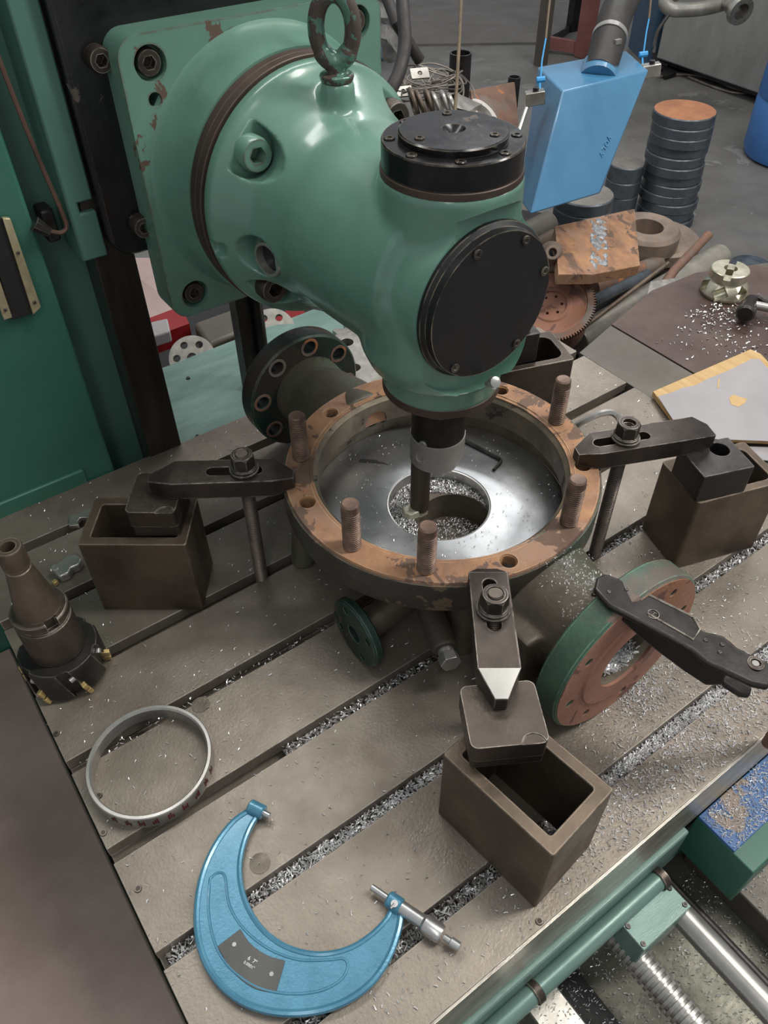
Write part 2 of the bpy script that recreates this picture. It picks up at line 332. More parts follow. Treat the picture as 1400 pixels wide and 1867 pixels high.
for k, x0, x1, n in ((0, -.04, .34, 600), (0, .34, .9, 4200), (1, -.04, .1, 300), (1, .1, .42, 1200), (2, .2, .45, 260), (2, .75, 1.2, 500), (1, .7, 1.2, 800), (3, -.04, .4, 120)):
    for _ in range(n): pts.append((RNG.uniform(x0, x1), slots[k] + RNG.uniform(-.0098, .0098), -.0185 + RNG.uniform(0, .005)))
part('slot_shavings', swarf(pts, .0025, .0075, .0006), CHIP, tb, 'bright steel shavings packed in the T-slots', stuff=True)
for k, x0, x1 in ((0, -.045, 1.19), (1, -.045, 1.19), (2, .2, .5), (2, .72, 1.19)):
    b = nb(); box(b, ((x0 + x1) / 2, slots[k], -.027), (x1 - x0, .0205, .016)); part('packed_swarf', b, SWARF, tb, 'swarf bed inside a T-slot', stuff=True)

# ================================================================== SADDLE, BED AND DRIVE BELOW THE TABLE
sd = thing('table_saddle', 'green saddle under the table front with a long green pipe and cover box', 'machine saddle', (.55, .6, -.42))
b = nb(); box(b, (.55, .66, -.2835), (1.2, 1.0, .273)); part('saddle_body', b, GREENF, sd, bevel=.003)
b = nb(); box(b, (.36, .1505, -.20), (.56, .02, .10)); part('apron', b, GREENP, sd, bevel=.003)
b = nb(); cyl(b, (.02, .128, -.205), (.578, .128, -.205), .0135, ch=.002); pipe = part('long_pipe', b, GREENP, sd)
for x in (.33, .58):
    b = nb(); ringsolid(b, (x - .006, .128, -.205), (1, 0, 0), .0132, .0165, .012, 24); part('pipe_clamp', b, DSTEEL, sd)
b = nb(); box(b, (.538, .0975, -.25), (.100, .043, .08)); cv = part('cover_box', b, GREENP, sd, 'pale green cover box with four screws', bevel=.0015)
for x in (.494, .582):
    for y in (.083, .111):
        b = nb(); cyl(b, (x, y, -.211), (x, y, -.2075), .0042, .0034, 12); part('screw', b, BLKSTEEL, cv)
b = nb(); box(b, (.9, .10, -.215), (.46, .10, .11)); part('knee_end', b, GREEND, sd, bevel=.002)
b = nb(); box(b, (.9, .1165, -.156), (.46, .064, .006)); kc = part('knee_cover', b, BLUEW, sd, 'worn blue cover strewn with shavings', bevel=.001)
pts = [(RNG.uniform(.675, 1.0), RNG.uniform(.087, .147), -.1525) for _ in range(1700)]
part('cover_shavings', swarf(pts), CHIP, kc, stuff=True)
bd = thing('machine_bed', 'oily grey machine bed with slideways below the front of the table', 'machine bed', (.6, .2, -.85))
b = nb(); box(b, (.60, .20, -.636), (1.3, 1.5, .428)); part('bed_casting', b, BEDM, bd, bevel=.004)
for x, wd in ((.375, .06), (.80, .12)):
    b = nb(); box(b, (x, -.16, -.39), (wd, .62, .063)); part('slideway', b, BRIGHT if x < .5 else GPL, bd, bevel=.003)
b = nb(); box(b, (.43, -.16, -.406), (.05, .62, .031)); part('chip_channel', b, DARK, bd)
pr = []
L = .62; n = 62
for i in range(n): y = L * i / n; pr += [(.0225, y), (.0225, y + L / n * .5), (.0175, y + L / n * .55), (.0175, y + L / n * .95)]
b = nb(); lathe(b, [(0, 0)] + pr + [(0, L)], frame((.502, .13, -.285), (0, -1, 0)), 26); part('lead_screw', b, GSTEEL, bd, ang=20)
b = nb(); cyl(b, (.598, .13, -.275), (.598, -.55, -.275), .0195); part('guide_shaft', b, GSTEEL, bd)
b = nb(); cyl(b, (.629, .13, -.292), (.629, -.55, -.292), .008); part('thin_shaft', b, BLKSTEEL, bd)
pts = []
for _ in range(4200):
    x = RNG.uniform(.3, .85); y = RNG.uniform(-.25, .14); zz = -.42
    if abs(x - .375) < .03 or abs(x - .80) < .06: zz = -.3585
    elif abs(x - .43) < .025: zz = -.39
    pts.append((x, y, zz))
part('bed_shavings', swarf(pts, .002, .005), CHIP, bd, stuff=True)

# ================================================================== GREEN MACHINE COLUMN AT THE LEFT
mc = thing('machine_column', 'tall green machine column and slide standing behind the left end of the table', 'machine column', (.1, 1.4, -.85))
b = nb(); box(b, (-.365, 1.46, .2), (1.2, .5, 2.1)); part('column_cabinet', b, GREEND, mc, 'dark green sheet-metal cabinet', bevel=.006)
b = nb(); box(b, (-.37, 1.2095, -.40), (1.1, .012, .86)); part('lower_door_panel', b, GREEND, mc, bevel=.003)
b = nb(); box(b, (.269, 1.44, .2), (.075, .36, 2.1)); part('recessed_side', b, GREENF, mc)
b = nb(); box(b, (.336, 1.36, .2), (.064, .32, 2.1)); part('guideway', b, COLUMN, mc, 'dark oily slide column', bevel=.002)
# upper carriage slab
b = nb(); box(b, (.304, 1.28, .72), (.040, .18, .616)); b = cut(b, [box(nb(), (.315, 1.19, .492), (.03, .03, .016))])
cs = part('carriage_slab', b, GREENF, mc, bevel=.003)
b = nb(); cyl(b, (.262, 1.262, .443), (.262, 1.262, .47), .012, n=6); part('fitting', b, BLKSTEEL, mc)
b = nb(); box(b, (.262, 1.25, .462), (.020, .045, .05), rotz(.0)); part('pipe_block', b, BLKSTEEL, mc, bevel=.004)
q = [(-20, 60), (30, 190), (75, 300), (112, 385), (121, 413), (112, 424), (98, 423), (80, 420)]; q = [CAMP + ray(x, y) * (1.195 / ray(x, y).y) for x, y in q]
b = nb(); tube(b, spline(q, 5), .0035, 8); part('oil_pipe', b, COPPER, mc, 'bent brown oil pipe')
b = nb(); cyl(b, CAMP + ray(62, 408) * (1.20 / ray(62, 408).y), CAMP + ray(90, 424) * (1.195 / ray(90, 424).y), .012, .007, 8); part('pipe_fitting', b, BLKSTEEL, mc)
# sight strip on the cabinet: dark track between two brass rails
YS = 1.2
def py_(px, py, Y): d = ray(px, py); return CAMP + d * (Y / d.y)
for pts4, m, nm, th in (([(2, 395), (16, 395), (72, 556), (58, 570)], BRASS, 'brass_rail', .008), ([(-30, 395), (2, 395), (58, 570), (20, 582)], DARK, 'dark_track', .004), ([(-60, 400), (-40, 400), (20, 575), (5, 580)], BRASS, 'brass_rail', .008)):
    lo = [py_(x, y, YS + .004) for x, y in pts4]; hi = [p + V(0, -th, 0) for p in lo]
    b = nb(); hexa(b, lo, hi); rl = part(nm, b, m, mc, bevel=.001)
    if m is BRASS:
        for t in (.35, .9):
            a = (lo[0] + lo[1]) / 2 * (1 - t) + (lo[2] + lo[3]) / 2 * t + V(0, -th, 0)
            b = nb(); cyl(b, a + V(0, .001, 0), a + V(0, -.002, 0), .0035, .002, 10); part('screw', b, BLKSTEEL, rl)

# ================================================================== MILLING HEAD
hx, hz = .59, .508
def pt(a, r, Y): a = math.radians(a); return V(hx + r * math.cos(a), Y, hz + r * math.sin(a))
def socket_bolt(par, p, r, d=(0, -1, 0), m=DSTEEL, h=.012, name='socket_bolt', rin=.52):
    p = Vector(p); d = Vector(d).normalized()
    A = lathe(nb(), [(0, 0), (r, 0), (r, h * .8), (r * .9, h), (0, h)], frame(p, d), 28)
    B = prism(nb(), circ(r * rin, 6), h * .25, h * 1.3, frame(p, d))
    return part(name, cut(A, [B]), m, par)
mh = thing('gearbox_attachment', 'large green right-angle milling head with black covers reaching over the rusty ring', 'milling head', (hx, 1.0, .32))
b = nb(); prism(b, rrect(.325, .415, 1.0, 1.1, .045), 0, .05, frame((0, 1.222, 0), (0, -1, 0), (0, 0, 1)) @ Matrix(((-1, 0, 0, 0), (0, 1, 0, 0), (0, 0, 1, 0), (0, 0, 0, 1))))
bb = b
# mounting plates are built directly in X-Z
def plate_xz(x0, z0, x1, z1, r, ya, yb):
    b = nb(); p2 = rrect(x0, z0, x1, z1, r, 7); lo = [V(x, yb, z) for x, z in p2]; hi = [V(x, ya, z) for x, z in p2]; return hexa(b, lo, hi)
bb.free()
b = plate_xz(.327, .408, .812, .95, .04, 1.172, 1.225); bp_ = part('black_mounting_plate', b, BLACK, mh, 'glossy black mounting plate', bevel=.006)
for x, z in ((.372, .685), (.378, .455)): socket_bolt(bp_, (x, 1.172, z), .0165, h=.02)
holes = [(-.165, .172), (-.165, -.165), (.165, .172), (.165, -.165)]
small = [(-.168, .128), (-.042, .185), (.168, -.128)]
b = plate_xz(hx - .208, hz - .2, hx + .208, hz + .208, .03, 1.12, 1.174)
cs = [cyl(nb(), (hx + x, 1.10, hz + z), (hx + x, 1.139, hz + z), .0225, n=32) for x, z in holes] + [cyl(nb(), (hx + x, 1.10, hz + z), (hx + x, 1.165, hz + z), .0095, n=20) for x, z in small]
b = cut(b, cs); gp = part('green_mounting_plate', b, GREENC, mh, 'square green mounting plate with chipped corners', bevel=.004)
for x, z in holes: socket_bolt(gp, (hx + x, 1.139, hz + z), .0175, h=.016)
Yf = frame((hx, 1.13, hz), (0, -1, 0))          # h = distance in front of Y=1.13
b = lathe(nb(), [(0, 0), (.206, .002), (.199, .010), (.193, .022), (.188, .045), (.184, .075), (.183, .0955), (0, .0955)], Yf, 96); part('neck_drum', b, GREEN, mh)
for y, r in ((1.034, .1805), (1.0175, .181)):
    b = nb(); ringsolid(b, (hx, y, hz), (0, -1, 0), .12, r, .0160, 110, .0012); part('bare_ring', b, BRNRING, mh)
# cast head
b = nb()
lathe(b, [(0, .128), (.176, .128), (.179, .131), (.179, .150), (.174, .153), (.168, .160), (.156, .178), (.144, .200), (.135, .225), (.129, .25), (0, .28)], Yf, 96)
lathe(b, [(0, .20), (.130, .20), (.129, .26), (.128, .30), (.126, .35), (.123, .40), (.118, .45), (0, .47)], Yf, 80)
sx, sy = .59, .693
bmesh.ops.create_uvsphere(b, u_segments=48, v_segments=32, radius=1, matrix=Matrix.Translation((sx, sy + .012, .495)) @ Matrix.Diagonal((.116, .122, .096, 1)))
lathe(b, [(0, .392), (.098, .392), (.110, .420), (.112, .50), (.106, .535), (.094, .56), (.084, .578), (0, .58)], Matrix.Translation((sx, sy, 0)), 64)
lathe(b, [(0, .55), (.0835, .55), (.0835, .640), (0, .640)], Matrix.Translation((sx, sy, 0)), 64)
lathe(b, [(0, .352), (.0805, .352), (.0830, .39), (.0835, .44), (0, .44)], Matrix.Translation((sx, sy, 0)), 64)
lathe(b, [(0, 0), (.102, 0), (.106, .03), (.101, .055), (.099, .078), (0, .078)], frame((hx, .69, .505), (0, -1, 0)), 64)
cyl(b, (hx, .925, .60), (hx, .925, .677), .0245, .0225, 36)
H0 = b
cutters = []
for a in (140, 222, 40, -42):
    p = pt(a, .149, 0)
    q = pt(a, .178, 0)
    cb = nb(); pf = [V(p.x, 0, p.z)]
    u = V(math.cos(math.radians(a)), 0, math.sin(math.radians(a))); tt = V(-u.z, 0, u.x)
    pts2 = [p + u * .06 + tt * .034, p + tt * .034]
    for k in range(1, 8): an = math.pi * k / 8; pts2.append(p + tt * .034 * math.cos(an) - u * .034 * math.sin(an))
    pts2 += [p - tt * .034, p - tt * .034 + u * .06]
    hexa(cb, [V(v.x, .968, v.z) for v in pts2], [V(v.x + u.x * .034, .845, v.z + u.z * .034) for v in pts2]); cutters.append(cb)
cutters.append(cyl(nb(), (hx - .25, .925, .478), (hx - .122, .925, .478), .038, .031, 36))
cutters.append(box(nb(), (hx - .18, .97, .478), (.03, .05, .02)))
b = cut(H0 if False else remesh(H0, .0036, 16, .5), cutters)
b = remesh(b, .0021, 7, .5)
cutc = [cyl(nb(), (sx, sy, .6385), (sx, sy, .70), .1, n=48), cyl(nb(), (hx, .625, .505), (hx, .5, .505), .12, n=48), cyl(nb(), (sx, sy, .356), (sx, sy, .30), .12, n=48)]
b = cut(b, cutc); part('head_casting', b, GREEN, mh, 'smooth green cast gearbox body', ang=50)
for a in (140, 222, 40, -42): socket_bolt(mh, pt(a, .146, .972), .0225, m=GREENC if a == 140 else DSTEEL, h=.026, name='head_bolt')
b = nb(); ringsolid(b, (hx - .120, .918, .478), (-1, -.25, .0), .020, .0245, .014, 40); part('port_ring', b, GSTEEL, mh, 'shiny oil window ring')
b = nb(); cyl(b, (hx - .118, .918, .478), (hx - .123, .917, .478), .0205, n=32); part('port_glass', b, BLACKD, mh)
# black round front cover
b = lathe(nb(), [(0, 0), (.098, 0), (.098, .008), (.0925, .012), (.0915, .022), (0, .0225)], frame((hx, .628, .505), (0, -1, 0)), 90)
fc = part('front_cover', b, BLACKD, mh, 'large flat black round cover plate with chipped edge')
for a in (-130, -55, 15, 60, 112):
    p = V(hx + .083 * math.cos(math.radians(a)), .6055, .505 + .083 * math.sin(math.radians(a))); socket_bolt(fc, p, .0058, m=BLACKD, h=.0022, name='cover_screw')
p = V(hx - .02, .6, .505 - .098)
b = lathe(nb(), [(0, 0), (.0045, 0), (.0045, .006), (.0035, .008), (.0072, .012), (.0085, .016), (.0072, .021), (0, .0235)], frame(D(889, 700, 1.018), (-.1, -.75, .6)), 20); part('grease_nipple', b, GSTEEL, mh)
# collar, top cap
b = nb(); ringsolid(b, (sx, sy, .636), (0, 0, 1), .05, .0815, .009, 72); part('brown_collar', b, BRNRING, mh)
b = lathe(nb(), [(0, .644), (.0785, .644), (.0798, .6455), (.0798, .6725), (.0785, .674), (.0605, .674), (.0605, .6735), (0, .6735)], Matrix.Translation((sx, sy, 0)), 80)
tc_ = part('top_cover', b, BLACK, mh, 'black flanged top cover')
b = lathe(nb(), [(0, .673), (.0605, .673), (.0612, .681), (.059, .6825), (.0135, .6832), (.0065, .677), (0, .675)], Matrix.Translation((sx, sy, 0)), 80); part('centre_disc', b, BLACK, tc_)
for k in range(8):
    a = math.radians(12 + 45 * k); socket_bolt(tc_, (sx + .0702 * math.cos(a), sy + .0702 * math.sin(a), .6735), .0062, (0, 0, 1), BLACK, .0022, 'cover_screw')
for k in range(3):
    a = math.radians(60 + 120 * k); socket_bolt(tc_, (sx + .047 * math.cos(a), sy + .047 * math.sin(a), .6822), .0056, (0, 0, 1), BLACK, .002, 'cover_screw')
p = D(900, 378, 1.0); dd = (p - V(sx, sy, p.z)).normalized(); pc = V(sx, sy, p.z) + dd * .082
socket_bolt(mh, pc, .0068, dd, BLKSTEEL, .004, 'side_screw')
b = nb(); ringsolid(b, (sx, sy, .345), (0, 0, 1), .03, .0808, .013, 80); part('nose_ring', b, BRNRING, mh, 'bare brown nose ring')
# eyebolt
b = nb(); cyl(b, (hx, .925, .674), (hx, .925, .685), .0205, .0225, 36, ch=.002)
lathe(b, [(0, 0), (.012, 0), (.0125, .012), (.012, .02), (0, .022)], frame((hx, .925, .680), (0, 0, 1)), 24)
ec = V(hx, .925, .734); ring = []
ud = V(.811, -.585, 0).normalized() * .75 + V(.59, .81, 0) * 0; ud = V(.811, -.585, 0).normalized()
for k in range(40): a = 2 * math.pi * k / 40; ring.append(ec + ud * (.0225 * math.cos(a)) + V(0, 0, .0365 * math.sin(a)))
tube(b, ring, [.0105 + .002 * (math.sin(2 * math.pi * k / 40) < -.6) for k in range(40)], 16, True)
b = remesh(b, .0016, 3); part('lifting_eye', b, EYEM, mh, 'worn green forged eyebolt')

# ---- boring head hanging from the nose
bh = thing('boring_head', 'dark and grey steel boring head with a short bar hanging from the milling head', 'boring head', (sx, sy, .345))
b = lathe(nb(), [(0, .349), (.034, .349), (.034, .335), (.030, .333), (.030, .322), (.033, .320), (.033, .308), (0, .308)], Matrix.Translation((sx, sy, 0)), 48); part('spindle_nose', b, BLKSTEEL, bh, 'black stepped spindle nose')
S2 = Matrix.Translation((sx, sy, 0))
b = lathe(nb(), [(.031, .313), (.0385, .313), (.0395, .312), (.0395, .258), (.0, .258), (0, .305), (.031, .305)], S2, 60); part('adapter', b, BLKSTEEL, bh)
b = lathe(nb(), [(0, .2595), (.0405, .2595), (.0405, .212), (.039, .2105), (0, .2105)], S2, 60)
sr = V(.811, -.585, 0).normalized(); fw = V(-.57, -.82, 0).normalized()
# lower block is cut away obliquely on the right
cw = nb(); o0 = V(sx, sy, 0) + sr * .004
lo = [o0 + V(0, 0, .195) - sr * .002, o0 + sr * .06 + V(0, 0, .195), o0 + sr * .06 + V(0, 0, .248)]
hexa(cw, [p - fw * .06 for p in lo], [p + fw * .06 for p in lo])
hb = V(sx, sy, .233) + fw * .028 - sr * .026
b = cut(b, [cw, cyl(nb(), hb, hb + (fw - sr * .6) * .05, .0078, n=24)]); part('offset_slide', b, SLIDE, bh, 'grey offset slide block')
q = V(sx, sy, .262) + (fw * .85 - sr * .6).normalized() * .0395; socket_bolt(bh, q, .0062, (fw * .85 - sr * .6), GSTEEL, .003, 'set_screw')
bc = V(sx, sy, 0) - sr * .0235 + fw * .004
b = nb(); cyl(b, bc + V(0, 0, .212), bc + V(0, 0, .106), .0152, n=40, ch=.001); part('boring_bar', b, BSTEEL, bh, 'heat-tinted round boring bar')
u1 = (-sr * .8 + fw * .55).normalized(); u2 = V(-u1.y, u1.x, 0)
b = nb(); M_ = Matrix(((u1.x, u2.x, 0, bc.x), (u1.y, u2.y, 0, bc.y), (0, 0, 1, .0), (0, 0, 0, 1)))
prism(b, [(-.010, -.013), (.026, -.012), (.031, 0), (.025, .011), (-.008, .013)], .0955, .112, M_); part('tool_tip', b, CARB, bh, 'pale brazed tool tip', bevel=.002)

# ================================================================== VALVE BODY (the cast workpiece)
vx, vy, vt = .590, .682, .205
vb = thing('valve_body', 'large round rusty valve body casting clamped on the table under the milling head', 'valve casting', (vx, vy, 0))
S3 = Matrix.Translation((vx, vy, 0))
b = nb()
lathe(b, [(0, .03), (.10, .03), (.14, .06), (.185, .10), (.205, .125), (.222, .150), (.222, .165), (0, .165)], S3, 72)
lathe(b, [(0, 0), (.115, 0), (.115, .022), (.085, .03), (.085, .06), (0, .06)], S3, 48)
fz = .127
lathe(b, [(0, 0), (.080, 0), (.073, .03), (.074, .07), (.084, .12), (.100, .17), (.110, .26), (0, .26)], frame((vx + .012, .345, fz - .012), (0, 1, 0)), 48)
lathe(b, [(0, 0), (.070, 0), (.066, .06), (.078, .12), (.088, .2), (0, .2)], frame((vx - .008, 1.08, .122), (0, -1, 0)), 48)
box(b, (vx - .062, .430, .085), (.05, .085, .11))
cyl(b, (.505, .512, 0), (.505, .512, .14), .021, n=24)
cyl(b, (.78, .86, 0), (.78, .86, .14), .021, n=24)
cyl(b, (.40, .80, 0), (.42, .80, .14), .021, n=24)
cyl(b, (.380, .591, .052), (.50, .60, .075), .021, .03, 24)
b = remesh(b, .0042, 6)
neck = cut(b, [lathe(nb(), [(0, .10), (.0815, .10), (.0815, .117), (.207, .117), (.207, .150), (.196, .160), (.196, .3), (0, .3)], S3, 80), cyl(nb(), (vx + .012, .655, .05), (vx + .012, .655, .2), .056, n=40), cyl(nb(), (vx + .008, .25, fz), (vx + .012, .45, fz), .045, n=32),
    cyl(nb(), (vx - .045, vy, .138), (vx - .02, vy + .29, .138), .022, n=20)])
part('body_casting', neck, CASTB, vb, 'dark cast body with three feet and a side neck', ang=45)
# top flange ring with thread holes
ANG = [-163.2, -134, -103.7, -72, -37.8, -8.1, 23.2, 50, 75.2, 108.5, 140.4, 167.1]; RB = .2125
b = lathe(nb(), [(.193, .150), (.232, .150), (.2355, .153), (.2365, .200), (.2345, .205), (.1985, .205), (.1985, .2035), (.193, .2035)], S3, 120, True)
cs = []
rim = lathe(nb(), [(.2325, .1475), (.2325, .2010), (.2385, .2010), (.2392, .198), (.2388, .156), (.2365, .1490), (.2345, .1475)], S3, 120, True)
for i, a in enumerate(ANG):
    if i in (0, 1, 3, 5, 10): continue
    t = math.radians(a); cs.append(cyl(nb(), (vx + RB * math.cos(t), vy + RB * math.sin(t), .175), (vx + RB * math.cos(t), vy + RB * math.sin(t), .21), .0125, n=24))
for a in (-23, 155):
    t = math.radians(a); cs.append(cyl(nb(), (vx + .246 * math.cos(t), vy + .246 * math.sin(t), .14), (vx + .246 * math.cos(t), vy + .246 * math.sin(t), .22), .0145, n=28))
rim = cut(rim, [cyl(nb(), (vx + .246 * math.cos(math.radians(a)), vy + .246 * math.sin(math.radians(a)), .13), (vx + .246 * math.cos(math.radians(a)), vy + .246 * math.sin(math.radians(a)), .23), .0145, n=28) for a in (-23, 155)])
b = cut(b, cs); tf = part('top_flange', b, RUST, vb, 'rusty orange top flange', bevel=.0012)
part('flange_rim', rim, CAST, tf, 'dark green-brown outer rim of the flange')
pr = [(.0126, -.026)]
for k in range(7): z = -.026 + .0036 * k; pr += [(.0126, z), (.0104, z + .0018), (.0126, z + .0036)]
prc = pr + [(.0131, pr[-1][1]), (.0131, -.026)]
hp = None
for i, a in enumerate(ANG):
    t = math.radians(a); x, y = vx + RB * math.cos(t), vy + RB * math.sin(t)
    if i in (0, 1, 3, 5, 10): continue
    if hp is None:
        b = lathe(nb(), prc, Matrix.Translation((x, y, vt)), 22, True); hp = part('thread_hole', b, HOLE, vb, ang=20); hxy = (x, y)
    else:
        o = hp.copy(); COL.objects.link(o); o.parent = vb; o.location = (x - hxy[0], y - hxy[1], 0)
PORT = lambda: cyl(nb(), (vx + .006, vy + .15, .158), (vx + .02, vy + .24, .158), .021, n=24)
b = lathe(nb(), [(.1865, .1955), (.1965, .2035), (.1965, .158), (.1885, .152)], S3, 96, True); b = cut(b, [PORT()]); part('bore_lip', b, BORE, vb, 'grey machined inner lip', bevel=.001)
b = lathe(nb(), [(.2060, .1515), (.2060, .1180), (.2035, .1180), (.2035, .1515)], S3, 96, True); b = cut(b, [PORT()]); part('bore_wall', b, BORE, vb)
b = lathe(nb(), [(.0815, .1165), (.2030, .1165), (.2030, .1185), (.197, .1205), (.0825, .1215), (.0815, .1205)], S3, 96, True); part('machined_seat', b, PLATE, vb, 'bright machined seat face')
b = lathe(nb(), [(.079, .1005), (.0818, .0985), (.0818, .1205), (.0795, .1200)], S3, 80, True); part('counterbore_wall', b, GSTEEL, vb)
pts = []
while len(pts) < 3600:
    a = RNG.uniform(0, 6.283); r = math.sqrt(RNG.uniform(.045 ** 2, .079 ** 2)); x, y = vx + r * math.cos(a), vy + r * math.sin(a)
    if math.hypot(x - vx - .012, y - .655) > .0565: pts.append((x, y, .1003))
for _ in range(420):
    a = RNG.uniform(0, 6.283); r = math.sqrt(RNG.uniform(.085 ** 2, .19 ** 2)); pts.append((vx + r * math.cos(a), vy + r * math.sin(a), .1212))
for _ in range(900):
    a = RNG.uniform(0, 6.283); r = math.sqrt(RNG.uniform(0, .05 ** 2)); pts.append((vx + .012 + r * math.cos(a), .655 + r * math.sin(a) * .9, .0505 + .003))
part('bore_shavings', swarf(pts, .0013, .0035, .00045), CHIP, vb, 'silvery shavings around the bore', stuff=True)
# studs
def stud_bm(x, y, z0, z1, r=.0128, pitch=.0037):
    n = int((z1 - z0 - .008) / pitch); pr = [(0, 0), (r - .0022, 0)]
    for k in range(n): z = .001 + pitch * k; pr += [(r - .0022, z), (r, z + pitch * .35), (r, z + pitch * .65)]
    pr += [(r - .0008, z1 - z0 - .006), (r - .0008, z1 - z0 - .002), (r - .0028, z1 - z0), (0, z1 - z0)]
    return lathe(nb(), pr, Matrix.Translation((x, y, z0)), 22)
sp = None
for i in (0, 1, 3, 5, 10):
    t = math.radians(ANG[i]); x, y = vx + RB * math.cos(t), vy + RB * math.sin(t)
    if sp is None: sp = part('threaded_stud', stud_bm(x, y, vt, .287), THREAD, vb, ang=20); sxy = (x, y)
    else:
        o = sp.copy(); COL.objects.link(o); o.parent = vb; o.location = (x - sxy[0], y - sxy[1], 0)
# end flanges
def pipe_flange(name, o, d, R, h, face, rim, bore, nh, rb, rh, lab, a0=0.0):
    M = frame(o, d); A = lathe(nb(), [(bore, 0), (R - .003, 0), (R, .003), (R, h - .003), (R - .003, h), (bore, h)], M, 84, True)
    cs = [cyl(nb(), M @ V(rb * math.cos(a0 + 2 * math.pi * k / nh), rb * math.sin(a0 + 2 * math.pi * k / nh), -.01), M @ V(rb * math.cos(a0 + 2 * math.pi * k / nh), rb * math.sin(a0 + 2 * math.pi * k / nh), h + .01), rh, n=20) for k in range(nh)]
    f = part(name, cut(A, cs), rim, vb, lab, bevel=.0012)
    return f, M
f1, M1 = pipe_flange('front_flange', (vx + .018, .346, fz), (0, -1, 0), .130, .038, RUSTR, FLGRN, .052, 8, .104, .0068, 'worn green pipe flange with a rusty red face', .2)
A = lathe(nb(), [(.053, 0), (.126, 0), (.126, .0012), (.085, .0018), (.083, .0045), (.053, .0045)], M1 @ Matrix.Translation((0, 0, .0378)), 84, True)
A = cut(A, [cyl(nb(), M1 @ V(.104 * math.cos(.2 + math.pi * k / 4), .104 * math.sin(.2 + math.pi * k / 4), .03), M1 @ V(.104 * math.cos(.2 + math.pi * k / 4), .104 * math.sin(.2 + math.pi * k / 4), .05), .0068, n=20) for k in range(8)])
part('flange_face', A, RUSTR, f1, 'rusty red sealing face')
A = lathe(nb(), [(.0525, 0), (.0525, .037), (.046, .030), (.044, 0)], M1 @ Matrix.Translation((0, 0, .001)), 60, True); part('flange_bore', A, BORE, f1)
pts = []
for _ in range(1500):
    a = RNG.uniform(0, 6.283); r = .040 * math.sqrt(RNG.uniform(0, 1)); y = .312 + RNG.uniform(0, .05); pts.append((vx + .018 + r * math.cos(a) * .8, y, fz - .040 + .0 + abs(r * math.cos(a)) * .4 + RNG.uniform(0, .02) * (y - .30) * 20))
part('bore_shavings', swarf(pts, .003, .008, .0009), CHIP, f1, stuff=True)
f2, M2 = pipe_flange('rear_flange', (vx - .014, 1.056, .121), (0, 1, 0), .113, .040, FLGD, FLGD, .052, 8, .091, .0125, 'dark green rear pipe flange with counterbored holes', .16)
for k in range(8):
    a = .16 + math.pi * k / 4
    q = M2 @ V(.091 * math.cos(a), .091 * math.sin(a), -.0012)
    A = ringsolid(nb(), q, (0, 1, 0), .0128, .0175, .003, 28, .0006); part('hole_seat', A, RUSTD, f2)
f3, M3 = pipe_flange('side_flange', (.378, .591, .056), (-1, 0, 0), .0555, .015, FLGD, FLGD, .014, 4, .040, .006, 'small dark green side flange with worn rim', .5)
# lug pipe with hex plug at the front
b = nb(); cyl(b, (.485, .585, .078), (.452, .490, .060), .0215, .0195, 28); b = remesh(b, .002, 3); lg = part('drain_neck', b, CASTB, vb)
b = nb(); cyl(b, (.452, .490, .060), (.4485, .4805, .0585), .012, n=20); prism(b, circ(.0155, 6), 0, .016, frame((.4485, .4805, .0585), (-.33, -.9, .05))); part('hex_plug', b, GSTEEL, vb, bevel=.001)
b = nb(); tube(b, spline([(.655, .395, .166), (.635, .388, .183), (.615, .380, .190), (.600, .374, .190)], 4), .0045, 10); part('cast_marking', b, CASTB, vb)
pts = []
for _ in range(420):
    t = RNG.uniform(0, 1); y = .44 - .08 * t + RNG.normal(0, .006); x = vx + .018 + RNG.normal(0, .02) - .01; zz = fz - .012 + math.sqrt(max(0, (.078 + .02 * (y - .38) / .08) ** 2 - (x - vx - .012) ** 2)) + .001; pts.append((x, y, zz))
part('neck_shavings', swarf(pts, .0012, .0035, .0004), CHIP, vb, stuff=True)

# ---- allen key on the seat
b = nb(); p0, p1, p2 = P(880, 797, .1245), P(918, 838, .1245), P(900, 857, .1245)
p0, p1, p2 = P(845, 802, .1245), P(916, 839, .1245), P(900, 857, .1245)
tube(b, [p0, p0.lerp(p1, .93), p1.lerp(p2, .08) + (p0 - p1) * .02, p1.lerp(p2, .25), p2], .0030, 6)
solo('hex_key', b, BLKSTEEL, 'small dark hex key lying on the bright machined seat', 'hex key', (p1.x, p1.y, .1215))

# ================================================================== CLAMPING SETS
def hollow_box(name, label, pts4, h, wall, group, r=.004, mt=None, hole_r=.004):
    cen = sum((Vector((p[0], p[1], 0)) for p in pts4), V(0, 0, 0)) / 4
    t = thing(name, label, 'riser block', cen, group)
    a = Vector(pts4[0]); u = Vector(pts4[1]) - a; v = Vector(pts4[3]) - a; lu, lv = u.length, v.length; u.normalize(); v = Vector((-u.y, u.x)); 
    M = Matrix(((u.x, v.x, 0, a.x), (u.y, v.y, 0, a.y), (0, 0, 1, 0), (0, 0, 0, 1)))
    A = prism(nb(), rrect(0, 0, lu, lv, r), 0, h, M)
    B = prism(nb(), rrect(wall, wall, lu - wall, lv - wall, hole_r), -.01, h + .01, M)
    part('box_body', cut(A, [B]), mt or BSTEEL, t, bevel=.0012); return t, M, lu, lv
GB = 'hollow steel riser blocks under the clamps'
hollow_box('riser_block', 'hollow brown steel box at the left end of the table', [(.090, .900), (.218, .806), (.277, .886), (.149, .980)], .1524, .0155, GB)
rb2 = hollow_box('riser_block', 'hollow brown steel box at the front near the blue micrometer', [(.334, .170), (.442, .184), (.424, .330), (.314, .330)], .1524, .0155, GB)
